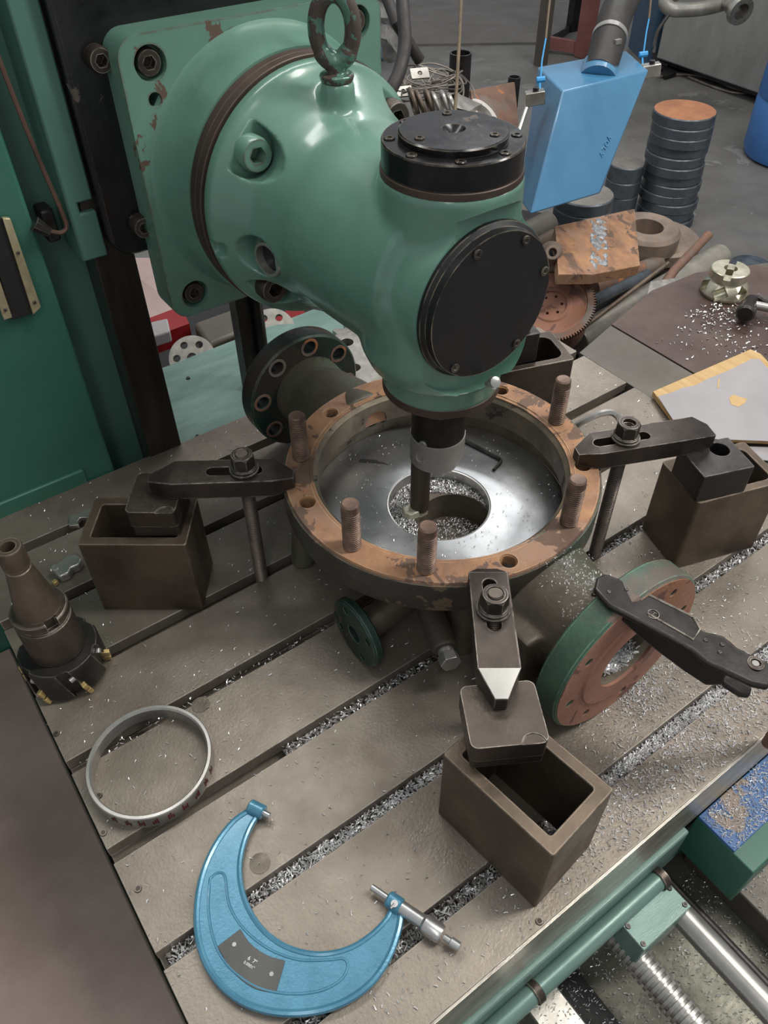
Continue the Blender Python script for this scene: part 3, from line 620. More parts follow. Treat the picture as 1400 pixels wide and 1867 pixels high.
hollow_box('riser_block', 'hollow brown steel box at the right beside the grey board', [(.886, .423), (1.035, .376), (1.066, .474), (.917, .521)], .1524, .014, GB, r=.006, hole_r=.012)
hollow_box('riser_block', 'hollow steel box behind the milling head, far side of the table', [(.862, .858), (1.013, .808), (1.045, .905), (.894, .955)], .1524, .014, GB, r=.006, hole_r=.02, mt=DSTEEL)
pts = [(RNG.uniform(.345, .42), RNG.uniform(.20, .31), .001 + RNG.uniform(0, .002)) for _ in range(300)]

def pack_block(label, cx, cy, ang, sx_, sy_, z0, z1, m, notch=True, nm='packing_block', tilt=None):
    M = rotz(ang, (cx, cy, 0)); t = thing(nm, label, 'packing block', (cx, cy, z0), 'packing blocks on the riser blocks')
    zc = z0 + (z1 - z0) * .42
    A = prism(nb(), rrect(-sx_ / 2, -sy_ / 2, sx_ / 2, sy_ / 2, .009), zc, z1, M)
    if notch: A = cut(A, [cyl(nb(), M @ V(sx_ * .30, -sy_ * .52, z1 - .0016), M @ V(sx_ * .30, -sy_ * .52, z1 + .01), .014, n=24)])
    part('upper_plate', A, m, t, bevel=.0012)
    A = prism(nb(), rrect(-sx_ / 2 + .003, -sy_ / 2 + .004, sx_ / 2 - .001, sy_ / 2 - .002, .004), z0, zc - .0006, M); part('lower_plate', A, m, t, bevel=.001)
    return t
pack_block('rounded steel packing block on the left hollow box', .215, .878, math.radians(-36.5), .072, .084, .1530, .2045, DSTEEL)
pack_block('rounded steel packing block on the front hollow box, under the bright-tipped clamp', .381, .308, math.radians(-30), .088, .080, .1530, .2045, DSTEEL)
t = thing('packing_block', 'dark packing block with a round hole on the right hollow box', 'packing block', (.935, .455, .153), 'packing blocks on the riser blocks')
M = rotz(math.radians(-20), (.936, .447, 0)); A = prism(nb(), rrect(-.043, -.036, .043, .036, .003), .153, .2045, M); A = cut(A, [cyl(nb(), M @ V(.014, .014, .17), M @ V(.014, .014, .22), .015, n=28)]); part('block_body', A, BLKSTEEL, t, bevel=.0014)
t = thing('packing_block', 'dark ribbed packing block on the far hollow box behind the black round cover', 'packing block', (.915, .90, .153), 'packing blocks on the riser blocks')
A = prism(nb(), rrect(-.035, -.04, .035, .04, .003), .153, .212, rotz(-.3, (.93, .895, 0))); part('block_body', A, BLKSTEEL, t, bevel=.0015)
A = prism(nb(), rrect(-.02, -.03, .02, .03, .003), .2125, .240, rotz(-.3, (.93, .895, 0))); part('upper_block', A, DSTEEL, t, bevel=.0015)

def strap(label, p0, p1, wd, z0, z1, s0, s1, stud, rodbase, tip0=.02, tip1=.03, bright=False, nut_z=None, socket=False, w0=.45, w1=.45):
    """p0 = end on the casting, p1 = end on the block"""
    p0 = Vector((p0[0], p0[1], 0)); p1 = Vector((p1[0], p1[1], 0)); d = (p1 - p0); L = d.length; d.normalize(); n = V(-d.y, d.x, 0)
    t = thing('clamp_strap', label, 'clamp', ((p0.x + p1.x) / 2, (p0.y + p1.y) / 2, z0), 'steel strap clamps holding the casting')
    M = Matrix(((d.x, n.x, 0, p0.x), (d.y, n.y, 0, p0.y), (0, 0, 1, 0), (0, 0, 0, 1))); h = wd / 2
    pl = [(0, -h * w0), (tip0, -h), (L - tip1, -h), (L, -h * w1), (L, h * w1), (L - tip1, h), (tip0, h), (0, h * w0)]
    A = prism(nb(), pl, z0, z1, M)
    sl = rrect(s0, -.0085, s1, .0085, .0084, 8); cs = [prism(nb(), sl, z0 - .01, z1 + .01, M)]
    # sloping tip faces
    for xa, xb in ((-.001, tip0), (L + .001, L - tip1)):
        w_ = nb(); hexa(w_, [M @ V(xa, -.05, z1 - .010), M @ V(xa, -.05, z1 + .02), M @ V(xb, -.05, z1 + .02), M @ V(xb, -.05, z1)], [M @ V(xa, .05, z1 - .010), M @ V(xa, .05, z1 + .02), M @ V(xb, .05, z1 + .02), M @ V(xb, .05, z1)]); cs.append(w_)
    part('strap_bar', cut(A, cs), STRAP, t, bevel=.0009)
    if bright:
        e = .0003; A = prism(nb(), [(0, 0)] * 0 or [(L - tip1 + .001, -h + .0012), (L - .001, -h * w1 + .0005), (L - .001, h * w1 - .0005), (L - tip1 + .001, h - .0012)], 0, .0004)
        for v in A.verts:
            f = (v.co.x - (L - tip1)) / tip1; v.co = M @ V(v.co.x, v.co.y, z1 - .010 * f + .0002 + v.co.z)
        part('ground_tip', A, GSTEEL, t, 'bright ground tip')
    # stud, washer, nut
    sv = V(stud[0], stud[1], 0); rbv = V(rodbase[0], rodbase[1], -.019); zt = z1 + .031; top = V(stud[0], stud[1], zt + (0 if socket else .001)); ax = (top - rbv).normalized()
    Lr = (top - rbv).length; r = .0104; pitch = .0034; nn_ = int(Lr / pitch) - 1; pr = [(0, 0), (r - .0009, 0)]
    for k in range(nn_): z = pitch * k; pr += [(r - .0018, z), (r, z + pitch * .35), (r, z + pitch * .65)]
    pr += [(r - .002, Lr), (0, Lr)]
    if socket: pr = pr[:-2] + [(r, Lr - .012), (0, Lr - .012)]
    A = lathe(nb(), pr, frame(rbv, ax), 18); part('long_stud', A, THREADG, t, ang=20)
    b0 = V(stud[0], stud[1], z1) - ax * .0
    A = ringsolid(nb(), V(stud[0], stud[1], z1 + .0002), (0, 0, 1), .0108, .0215, .0045, 36); wsh = part('washer', A, STRAP, t)
    MM = Matrix.Translation((stud[0], stud[1], z1 + .0048)) @ Matrix.Rotation(.35, 4, 'Z')
    A = lathe(nb(), [(0, 0), (.0195, 0), (.0195, .003), (.017, .005), (0, .005)], MM, 32); 
    B = prism(nb(), circ(.0178, 6), .004, .0255, MM); C_ = lathe(nb(), [(0, -.001), (.0215, -.001), (.0215, .017), (.0150, .0258), (0, .0258)], MM, 40)
    B = cut(B, [C_], 'INTERSECT')
    if socket: B = cut(B, [cyl(nb(), MM @ V(0, 0, .010), MM @ V(0, 0, .03), .0093, n=24)])
    else: B = cut(B, [cyl(nb(), MM @ V(0, 0, .023), MM @ V(0, 0, .03), .0108, n=24)])
    part('hex_nut', B, STRAP, t, bevel=.0005); A.free() if False else part('nut_flange', A, STRAP, t)
    return t
strap('dark strap clamp reaching from the left hollow box to the rusty ring', (.388, .772), (.213, .889), .050, .2052, .235, .045, .125, (.330, .812), (.327, .812), w0=.35, w1=.3, tip1=.036, tip0=.03)
strap('strap clamp with a threaded nut socket, right of the rusty ring', (.755, .566), (.957, .480), .050, .2052, .235, .025, .115, (.8245, .5365), (.806, .524), socket=True, w0=.35, w1=.55, tip0=.028, tip1=.022)
strap('front strap clamp with a bright ground tip standing on the front hollow box', (.494, .470), (.381, .314), .050, .2052, .235, .025, .105, (.4515, .410), (.449, .378), bright=True, w0=.55, w1=.3, tip0=.014, tip1=.036)
# long bent hex key between strap and ring
b = nb(); tube(b, spline([P(1040, 800, .16), P(1052, 776, .19), P(1085, 758, .212), P(1112, 752, .216), P(1128, 762, .214), P(1135, 785, .2385)], 5), .0052, 6)
solo('hex_key', b, GSTEEL, 'large bent grey hex key behind the right strap clamp', 'hex key', tuple(P(1085, 770, .2)))

# ================================================================== THINGS LYING ON THE TABLE
# ---- face mill on its taper arbor
ax_, ay_ = .006, .822
t = thing('face_mill', 'indexable face mill on a tall taper arbor standing upright at the table left end', 'milling cutter', (ax_, ay_, .0))
SM = Matrix.Translation((ax_, ay_, 0))
A = lathe(nb(), [(0, .004), (.054, .004), (.058, .008), (.0565, .058), (.054, .062), (0, .062)], SM, 64)
cs = []
for k in range(6):
    a = 2 * math.pi * k / 6 - 1.45; M = rotz(a, (ax_, ay_, 0)) 
    cs.append(prism(nb(), [(.047, -.012), (.070, -.016), (.070, .008), (.050, .004)], -.01, .07, M @ Matrix.Rotation(.25, 4, 'X')))
part('cutter_body', cut(A, cs), BLKSTEEL, t, bevel=.0012)
for k in range(6):
    a = 2 * math.pi * k / 6 - 1.45; M = rotz(a, (ax_, ay_, 0)) @ Matrix.Rotation(.25, 4, 'X')
    for zz in (.008, .024):
        A = prism(nb(), [(.044, .004), (.0605, .003), (.0605, .0095), (.046, .0105)], zz, zz + .0125, M @ Matrix.Rotation(.12, 4, 'Y')); ins = part('cutting_insert', A, GOLD, t, 'gold coated cutting insert', bevel=.0008)
    A = cyl(nb(), M @ V(.052, .006, .044), M @ V(.052, -.002, .044), .0045, n=14); part('wedge_screw', A, GSTEEL, t)
A = lathe(nb(), [(0, .062), (.037, .062), (.0385, .064), (.0385, .128), (.0375, .130), (.0345, .131), (.0345, .136), (.0385, .138), (.0385, .149), (.037, .151), (0, .151)], SM, 56)
A = cut(A, [box(nb(), (0, -.036, .147), (.016, .016, .03), rotz(.35 + math.pi / 1 * 0 - .2, (ax_, ay_, 0))), box(nb(), (0, .036, .147), (.016, .016, .03), rotz(.15, (ax_, ay_, 0)))])
part('arbor_flange', A, DSTEEL, t, bevel=.0008)
A = lathe(nb(), [(0, .151), (.0305, .151), (.0165, .232), (.0155, .233), (.0155, .2365), (.0172, .2375), (.0172, .268), (.0155, .271), (.0095, .271), (.0088, .262), (.0095, .258), (.0085, .252), (0, .252)], SM, 48)
part('taper_shank', A, BSTEEL, t, 'brown oiled taper shank')
# ---- big bright ring
cx_, cy_ = .041, .603
A = lathe(nb(), [(.0762, .0003), (.0820, .0003), (.0822, .004), (.0822, .023), (.0812, .0245), (.0775, .0245), (.0755, .022), (.0755, .004)], Matrix.Translation((cx_, cy_, 0)), 120, True)
rg = solo('bearing_ring', A, GSTEEL, 'large thin shiny steel ring lying on the table near its left edge', 'steel ring', (cx_, cy_, 0))
pl = []
for k, (a, s) in enumerate(((-150, 1), (-136, .7), (-124, 1.2), (-112, .8), (-98, 1.1), (-84, .8), (-70, 1), (-56, 1.2), (-44, .9))):
    a = math.radians(a); A = nb(); w_ = .0035 * s
    for j in range(3):
        aa = a + j * .035; q = [(cx_ + .0825 * math.cos(aa + e), cy_ + .0825 * math.sin(aa + e)) for e in (-.012, .012)]
        prism(A, [(q[0][0], q[0][1]), (q[1][0], q[1][1]), (q[1][0] * 1.0 + .0002 * math.cos(aa), q[1][1] + .0002 * math.sin(aa)), (q[0][0] + .0002 * math.cos(aa), q[0][1] + .0002 * math.sin(aa))], .006 + .002 * (j % 2), .014 + .003 * ((j + k) % 3))
    part('ink_mark', A, MAROON, rg, 'dark red hand-written ink stroke')
# ---- small chrome clamp piece and bracket
q = P(128, 1042, 0); t = thing('cartridge_part', 'small shiny steel indexable cartridge lying between the face mill and the left hollow box', 'tool cartridge', (q.x, q.y, 0))
M = rotz(math.radians(20), (q.x, q.y, 0)); A = prism(nb(), [(-.024, -.010), (-.010, -.016), (.0, -.010), (.012, -.016), (.024, -.008), (.026, .008), (.014, .018), (-.012, .018), (-.022, .010)], .0003, .017, M)
part('cartridge_body', A, GSTEEL, t, bevel=.003)
A = prism(nb(), circ(.007, 16, (-.016, .010)), .017, .020, M); part('screw', A, GSTEEL, t, bevel=.0006)
A = box(nb(), (-.032, -.004, .006), (.008, .008, .008), M); part('carbide_tip', A, GOLD, t, bevel=.001)
q = P(145, 952, 0); M = rotz(math.radians(-8), (q.x, q.y, 0)); A = prism(nb(), [(-.018, -.010), (-.002, -.016), (-.003, -.006), (.004, .001), (.014, -.004), (.018, -.012), (.030, .004), (.030, .016), (-.012, .016)], .0004, .009, M)
solo('slotted_bracket', A, BRIGHT, 'small bright forked bracket beside the slot behind the left hollow box', 'bracket', (q.x, q.y, 0), bevel=.001)
# ---- micrometer
zt = .014
outer = [(453, 1470), (420, 1494), (388, 1536), (364, 1590), (353, 1650), (355, 1710), (372, 1762), (404, 1805), (450, 1836), (510, 1851), (575, 1848), (632, 1829), (680, 1794), (712, 1748), (730, 1700), (737, 1660)]
inner = [(712, 1648), (700, 1672), (672, 1700), (636, 1722), (596, 1732), (556, 1730), (516, 1716), (482, 1690), (458, 1656), (444, 1618), (440, 1578), (446, 1540), (458, 1508), (474, 1482)]
P2 = lambda l, z=zt: [P(x, y, z) for x, y in l]
O_ = spline(P2(outer), 4); I_ = spline(P2(inner), 4)
mo = P(520, 1720, 0)
t = thing('micrometer', 'large blue outside micrometer with a curved frame lying on the front left of the table', 'micrometer', (mo.x, mo.y, 0))
poly = O_ + I_; cen = sum((p for p in poly), V(0, 0, 0)) / len(poly)
def offs(l, d):
    o = []
    for i in range(len(l)):
        a = l[max(0, i - 1)]; b_ = l[min(len(l) - 1, i + 1)]; n = (b_ - a).normalized(); n = V(-n.y, n.x, 0); o.append(l[i] + n * d)
    return o
A = prism(nb(), [(p.x, p.y) for p in poly], .003, zt - .003); part('frame', A, BLUEM, t, 'blue hammered-finish bow frame', bevel=.0015)
A = nb(); tube(A, [V(p.x, p.y, zt - .0045) for p in offs(O_, .0035)], .0042, 8); tube(A, [V(p.x, p.y, zt - .0045) for p in offs(I_, .0030)], .0036, 8); part('frame_rim', A, BLUEM, t)
rec = [(383, 1602), (396, 1592), (410, 1598), (418, 1650), (445, 1694), (490, 1730), (545, 1750), (600, 1750), (626, 1748), (634, 1762), (622, 1786), (585, 1806), (530, 1812), (470, 1800), (420, 1765), (392, 1720), (380, 1660), (383, 1602)]
A = nb(); R_ = spline(P2(rec, zt - .003), 4)[:-1]; tube(A, [V(p.x, p.y, .0108) for p in R_], .0017, 6, True); part('recess_bead', A, BLUEM, t)
bl = [(438, 1694), (458, 1722), (488, 1742), (520, 1752), (503, 1811), (462, 1801), (424, 1771), (396, 1726)]
A = prism(nb(), [(p.x, p.y) for p in spline([P(x, y, .0115) for x, y in bl[:4]], 4)] + [(p.x, p.y) for p in spline([P(x, y, .0115) for x, y in bl[4:]], 4)], .0105, .0122); pl = part('insulating_plate', A, GPLATE, t, 'dark grey range plate', bevel=.0003)
for x, y in ((427, 1722), (495, 1776)):
    q = P(x, y, .0122); A = cyl(nb(), (q.x, q.y, .012), (q.x, q.y, .0128), .0024, n=16); part('rivet', A, GSTEEL, pl)
def text(s, size, o, xdir, m, name, par, th=.0002, up=None, label=None):
    cu = bpy.data.curves.new('t', 'FONT'); cu.body = s; cu.size = size; cu.extrude = th; cu.align_x = 'CENTER'; cu.align_y = 'CENTER'; cu.resolution_u = 3
    to = bpy.data.objects.new('t', cu); COL.objects.link(to); dg = bpy.context.evaluated_depsgraph_get(); dg.update(); me = bpy.data.meshes.new_from_object(to.evaluated_get(dg)); bpy.data.objects.remove(to)
    A = bmesh.new(); A.from_mesh(me); bpy.data.meshes.remove(me); xd = Vector(xdir).normalized(); zd = Vector(up or (0, 0, 1)).normalized(); yd = zd.cross(xd)
    M = Matrix(((xd.x, yd.x, zd.x, o[0]), (xd.y, yd.y, zd.y, o[1]), (xd.z, yd.z, zd.z, o[2]), (0, 0, 0, 1))); A.transform(M); return part(name, A, m, par, label)
a, b_ = P(448, 1752, .0123), P(466, 1764, .0123)
text('6  7"', .0062, P(460, 1751, .0125), b_ - a, WHITE, 'marking', pl); text('0.0001"', .0046, P(454, 1760, .0125), b_ - a, WHITE, 'marking', pl)
za = .0125
u0, u1 = P(455, 1469, za), P(484, 1484, za); A = cyl(nb(), u0, u0.lerp(u1, .9), .0092, n=32, ch=.0015); part('anvil_boss', A, BLUEM, t)
A = cyl(nb(), u0.lerp(u1, .85), u0.lerp(u1, 1.28), .0042, n=24, ch=.0004); part('anvil', A, CHROME, t)
s0, s1 = P(677, 1617, za), P(836, 1726, za); ax = (s1 - s0); Ls = ax.length; ax.normalize(); fr = lambda v: s0 + ax * (Ls * v)
A = cyl(nb(), s0, fr(.30), .0040, n=24, ch=.0003); part('spindle', A, CHROME, t)
A = lathe(nb(), [(0, 0), (.008, 0), (.0098, .002), (.0098, .017), (.0085, .019), (0, .019)], frame(fr(.195), ax), 28); part('spindle_boss', A, BLUEM, t)
A = cyl(nb(), fr(.31), fr(.62), .0082, .0084, 32, .0006); part('sleeve', A, CHROME, t)
A = lathe(nb(), [(0, 0), (.0088, 0), (.0108, .003), (.0112, .022), (.0098, .0255), (0, .0255)], frame(fr(.60), ax), 40); part('thimble', A, CHROME, t)
A = lathe(nb(), [(0, 0), (.0038, 0), (.0038, .008), (.0056, .009), (.0056, .020), (.0048, .021), (0, .021)], frame(fr(.84), ax), 26); part('ratchet', A, CHROME, t)
q = P(719, 1648, .0225); A = cyl(nb(), q - V(0, 0, .006), q + V(0, 0, .0015), .0042, n=20); tube(A, [q + V(0, 0, .0005), P(712, 1656, .023)], .0018, 8); part('lock_lever', A, CHROME, t)

# ---- dark cast clamp arm over the front flange
t = thing('lever_clamp', 'dark cast clamp arm with threaded eye lying across the green-rimmed pipe flange', 'hand clamp', tuple(P(1240, 1150, .2)))
z0_, z1_ = .262, .225
def zat(x): return z0_ + (z1_ - z0_) * (x - 1085) / 315
top = [(1083, 1072), (1088, 1052), (1104, 1045), (1150, 1062), (1210, 1094), (1262, 1124), (1282, 1150), (1318, 1158), (1345, 1180), (1410, 1212), (1403, 1252), (1372, 1246), (1330, 1226), (1290, 1208), (1262, 1184), (1200, 1150), (1140, 1118), (1110, 1103)]
hi = [P(x, y, zat(x)) for x, y in top]; lo = [p - V(0, 0, .010) for p in hi]
A = hexa(nb(), lo, hi); part('arm_plate', A, BLKSTEEL, t, bevel=.003)
sp_ = [(1135, 1118), (1175, 1142), (1215, 1164), (1262, 1190), (1300, 1216), (1325, 1230)]
web_t = [P(x, y, zat(x) - .008) for x, y in sp_]; offd = [.012, .022, .030, .036, .036, .020]
A = nb()
nrm = V(-.35, -.93, 0).normalized()
lo = [p - V(0, 0, d) + nrm * .002 for p, d in zip(web_t, offd)]
hexa(A, [p + V(.35, .93, 0).normalized() * .010 for p in lo] + [p + V(.35, .93, 0).normalized() * .010 for p in web_t[::-1]], [p for p in lo] + [p for p in web_t[::-1]])
part('web', A, BLKSTEEL, t, bevel=.002)
e = P(1298, 1204, .185); A = lathe(nb(), [(.0135, 0), (.022, 0), (.0235, .004), (.0235, .022), (.021, .025), (.0135, .025)], frame(e, (.1, -.35, .9)), 40, True)
part('threaded_eye', A, BSTEEL, t, 'threaded eye')
A = lathe(nb(), sum([[(.0128, .003 * k), (.0142, .003 * k + .0015)] for k in range(8)], []) + [(.0148, .024), (.0148, 0)], frame(e, (.1, -.35, .9)), 30, True); part('eye_thread', A, BRNRING, t, ang=15)
A = nb(); lo = [P(1316, 1228, .172), P(1336, 1232, .165), P(1372, 1252, .155), P(1368, 1268, .152), P(1350, 1266, .155), P(1318, 1246, .165)]; hexa(A, [p - V(0, 0, .009) for p in lo], lo); part('lower_jaw', A, BLKSTEEL, t, bevel=.003)
q = P(1377, 1210, zat(1377) + .0005); A = ringsolid(nb(), q, (0, 0, 1), .006, .0098, .002, 24, .0005); part('pin_ring', A, DSTEEL, t)
A = cyl(nb(), q - V(0, 0, .001), q + V(0, 0, .0012), .0055, .004, 16); part('pin', A, GSTEEL, t)
for x, y in ((1110, 1080), (1142, 1075), (1286, 1168), (1316, 1176), (1312, 1190)):
    q = P(x, y, zat(x)); A = lathe(nb(), [(0, -.001), (.0035, -.001), (.002, .0018), (0, .0022)], Matrix.Translation(q), 12); part('lump', A, BLKSTEEL, t)
bs = [P(x, y, zat(x) + .0003) for x, y in ((1180, 1083), (1262, 1124), (1276, 1148), (1264, 1166), (1180, 1118), (1158, 1094))]
A = nb(); tube(A, [bs[0], bs[1], bs[2], bs[3], bs[4]], .0016, 6); part('raised_edge', A, DSTEEL, t)
q = P(1191, 1120, zat(1191) + .0003); A = ringsolid(nb(), q, (0, 0, 1), .0062, .0072, .0008, 24, .0001); mk = part('cast_mark', A, DSTEEL, t)
xd = (P(1410, 1212, .2) - P(1262, 1124, .2)).normalized(); text('T', .009, q + V(0, 0, .0006), xd, DSTEEL, 'cast_letter', mk)
q = P(1404, 1235, .215); A = cyl(nb(), q, q + V(.10, -.024, -.004), .009, n=20); part('screw_rod', A, RUSTD, t)
A = cyl(nb(), q + V(.085, -.02, .0), (q.x + .085, q.y - .02, .001), .009, n=20); part('clamp_screw', A, RUSTD, t)

# ================================================================== BENCH AND WHAT LIES ON IT
t = thing('steel_bench', 'brown oily steel bench top joining the far right end of the milling table', 'workbench', (1.7, .6, -.85))
A = prism(nb(), [(1.222, .30), (1.358, .30), (1.364, 1.004), (1.224, .968)], -.03, -.003); part('joining_plate', A, GPL, t, 'grey joining plate', bevel=.001)
A = prism(nb(), [(1.360, .20), (2.6, .20), (2.6, .93), (1.92, .965), (1.72, 1.045), (1.56, 1.052), (1.366, 1.004)], -.04, -.001); part('bench_top', A, BENCH, t, bevel=.001)
A = box(nb(), (1.85, .55, -.445), (1.1, .6, .81)); part('bench_base', A, BLKSTEEL, t)
q1, q2, q3, q4 = P(1188, 722, .004), P(1372, 645, .004), P(1440, 700, .004), P(1440, 860, .004)
M = I4; t = thing('laminated_board', 'pale grey laminated board with a bare wooden strip along its far edge, at the right', 'board', (1.35, .65, .002))
A = nb(); lo = [P(1188, 722, .003), P(1365, 645, .003), P(1383, 655, .003), P(1420, 700, .003), P(1440, 760, .003), P(1440, 815, .003), P(1240, 813, .003), P(1256, 800, .003)]
lo = [P(1188, 722, .003), P(1365, 645, .003), P(1383, 653, .003), P(1440, 712, .003), P(1440, 812, .003), P(1248, 803, .003)]
hexa(A, lo, [p + V(0, 0, .012) for p in lo]); part('wooden_core', A, WOOD, t, bevel=.0008)
rag = [(1199, 723), (1224, 716), (1246, 707), (1268, 703), (1288, 692), (1330, 675), (1370, 655), (1384, 655), (1437, 712), (1437, 806), (1248, 799)]
lo = [P(x, y, .0152) for x, y in rag]; A = hexa(nb(), lo, [p + V(0, 0, .0008) for p in lo]); part('grey_skin', A, PAPER, t)
for pts_, in (([(1329, 726), (1336, 719), (1346, 723), (1362, 727), (1358, 735), (1346, 742), (1333, 738)],), ([(1309, 692), (1312, 690), (1310, 708), (1307, 708)],)):
    lo = [P(x, y, .0161) for x, y in pts_]; A = hexa(nb(), lo, [p + V(0, 0, .0004) for p in lo]); part('torn_patch', A, WOOD, t, 'bare wood where the skin is torn')
# second pale sheet below
lo = [P(x, y, .0) for x, y in ((1262, 812), (1440, 818), (1440, 845), (1290, 830))]; A = hexa(nb(), lo, [p + V(0, 0, .002) for p in lo]); solo('paper_sheet', A, PAPER, 'pale sheet showing below the grey board at the right edge', 'sheet', tuple(lo[0]))
# shell mill
q = P(1318, 533, 0); t = thing('shell_mill', 'nickel coloured shell mill with a slotted hub lying on the brown bench', 'milling cutter', (q.x, q.y, 0)); SM = Matrix.Translation((q.x, q.y, 0))
A = lathe(nb(), [(.016, 0), (.054, 0), (.057, .008), (.052, .026), (.040, .038), (.045, .042), (.045, .062), (.043, .064), (.016, .064)], SM, 56, True)
cs = [box(nb(), (0, 0, .064), (.12, .017, .022), rotz(.5, (q.x, q.y, 0)))]
for k in range(6): cs.append(cyl(nb(), SM @ (Matrix.Rotation(k * math.pi / 3 + .2, 4, 'Z') @ V(.056, 0, .012)), SM @ (Matrix.Rotation(k * math.pi / 3 + .2, 4, 'Z') @ V(.040, .02, .026)), .013, n=16))
part('cutter_body', cut(A, cs), NICKEL, t, bevel=.0012)
# hammer
t = thing('hammer', 'worn steel hammer lying on the brown bench at the right edge', 'hammer', tuple(P(1375, 560, 0))); h0, h1 = P(1358, 574, .026), P(1376, 536, .028)
A = lathe(nb(), [(0, 0), (.018, 0), (.021, .004), (.021, .018), (.016, .026), (.016, .068), (.012, .076), (0, .078)], frame(h0, h1 - h0), 32); part('head', A, BLKSTEEL, t)
A = nb(); tube(A, [P(1375, 556, .028), P(1395, 560, .027), P(1440, 568, .026)], .010, 14); part('handle', A, GSTEEL, t)
A = nb(); tube(A, [P(1380, 540, .036), P(1400, 552, .034), P(1450, 572, .032)], .008, 10); solo('steel_rod', A, BLKSTEEL, 'dark rod lying behind the hammer at the right edge', 'rod', tuple(P(1410, 545, 0)))
pts = []
for cx0, cy0, s_, n in ((1300, 570, .05, 220), (1320, 620, .08, 160)):
    q = P(cx0, cy0, 0)
    for _ in range(n): pts.append((q.x + RNG.normal(0, s_), q.y + RNG.normal(0, s_ * .7), -.0008))
pts = [p for p in pts if 1.37 < p[0] < 2.3 and .3 < p[1] < .93]
A = swarf(pts, .002, .008, .001); solo('bench_shavings', A, CHIP, 'bright shavings scattered on the brown bench around the shell mill', 'shavings', (1.7, .85, 0), stuff=True)

# ================================================================== BEHIND THE TABLE: SCRAP, HOOD, FAR FLOOR
# low steel pallet that carries the scrap
zp = -.452
pp = [P(600, 330, zp), P(960, 300, zp), P(1120, 330, zp), P(1262, 420, zp), P(1330, 520, zp)]
A = prism(nb(), [(1.32, 1.30), (2.42, 1.22), (2.62, 1.62), (2.50, 2.05), (2.3, 2.35), (1.45, 2.9)], zp - .06, zp)
t = thing('scrap_pallet', 'dark steel pallet carrying the scrap behind the table', 'pallet', (2.0, 2.0, -.85)); part('deck', A, BLKSTEEL, t)
for x, y in ((1.45, 1.4), (2.3, 1.4), (1.9, 2.2)): A = box(nb(), (x, y, -.665), (.1, .1, .37)); part('leg', A, BLKSTEEL, t)
# round blanks, right stack on the floor
def blank_stack(px, py, dep, r, h, n, total_name, labels, grp, jit=.010, top=RUSTTOP, seed=1):
    rr = random.Random(seed); q = D(px, py, dep); base = q.z - h * n
    for k in range(n):
        z1_ = q.z - h * k; x = q.x + (rr.uniform(-jit, jit) if k else 0) + .0015 * k; y = q.y + (rr.uniform(-jit, jit) if k else 0) - .001 * k; r_ = r * rr.uniform(.97, 1.01) if k else r
        A = lathe(nb(), [(0, z1_ - h + .001), (r_ - .003, z1_ - h + .001), (r_, z1_ - h + .004), (r_, z1_ - .004), (r_ - .003, z1_), (0, z1_)], Matrix.Translation((x, y, 0)), 48)
        t = thing(total_name, labels(k, n), 'steel disc', (x, y, z1_ - h), grp); part('disc_body', A, BLANK, t)
        A = lathe(nb(), [(0, z1_ - .0008), (r_ - .004, z1_ - .0008), (r_ - .004, z1_ + .0006), (0, z1_ + .0006)], Matrix.Translation((x, y, 0)), 48); part('sawn_face', A, top if k == 0 else BLANK, t)
q = D(1249, 197, 1.0); dz = None
# find depth so the stack stands on the floor with 12 discs of 45 mm
H12 = .045
dep = 1.0
for _ in range(400):
    dep += .01
    if D(1249, 197, dep).z - H12 * 12 <= -.85: break
ordn = ['topmost', 'second', 'third', 'fourth', 'fifth', 'sixth', 'seventh', 'eighth', 'ninth', 'tenth', 'eleventh', 'lowest']
blank_stack(1249, 200, dep, 56 / F * dep, H12, 12, 'steel_blank', lambda k, n: ('rust-topped steel disc, topmost of the tall stack on the floor' if k == 0 else f'blue-grey steel disc, {ordn[k]}' + (' ' if k == 11 else ' from the top ') + 'in the tall stack'), 'steel discs in the tall stack', .009, seed=4)
GTOP = mat('sawn_grey_top', c(138, 134, 128), c(112, 108, 102), 8, .5, .1, metal=.4, bump=.3)
def depz(px, py, z): return (z - 1.0) / ray(px, py).z * F
d_ = depz(1143, 296, -.85 + .30)
blank_stack(1143, 296, d_, 32 / F * d_, .075, 4, 'steel_slug', lambda k, n: ['dark steel slug with grey top, topmost beside the blue hood', 'dark steel slug, second in the short stack beside the blue hood', 'dark steel slug, third in the short stack beside the blue hood', 'dark steel slug, lowest in the short stack beside the blue hood'][k], 'dark slugs in the short stack', .004, GTOP, 3)
d_ = depz(1065, 352, -.42 + .225 - .031)
blank_stack(1065, 352, d_, 54 / F * d_, .045, 5, 'steel_blank', lambda k, n: f'dark steel disc, {["topmost", "second", "third", "fourth", "lowest"][k]} of the low stack under the blue hood', 'steel discs under the blue hood', .008, GTOP, 9)
# thick rings
def ring_at(name, px, py, dep, r0, r1, h, tilt, m, lab):
    o = D(px, py, dep); A = lathe(nb(), [(r0, 0), (r1, 0), (r1, h * .8), (r1 - .012, h), (r0, h)], frame(o, tilt), 64, True); return solo(name, A, m, lab, 'steel ring', tuple(o), bevel=.001)
RINGM = mat('dusty_brown_steel', c(150, 132, 118), c(112, 98, 88), 7, .6, .1, metal=.3, bump=.3)
ring_at('thick_ring', 1194, 452, depz(1194, 452, -.448), .045, .160, .05, (-.0, -.0, 1), RINGM, 'broad brown steel ring lying under the thick ring at the back')
ring_at('thick_ring', 1172, 445, depz(1172, 445, -.394), .058, .123, .07, (-.02, -.04, .99), RINGM, 'thick brown steel ring with a dark bore behind the welded plate')
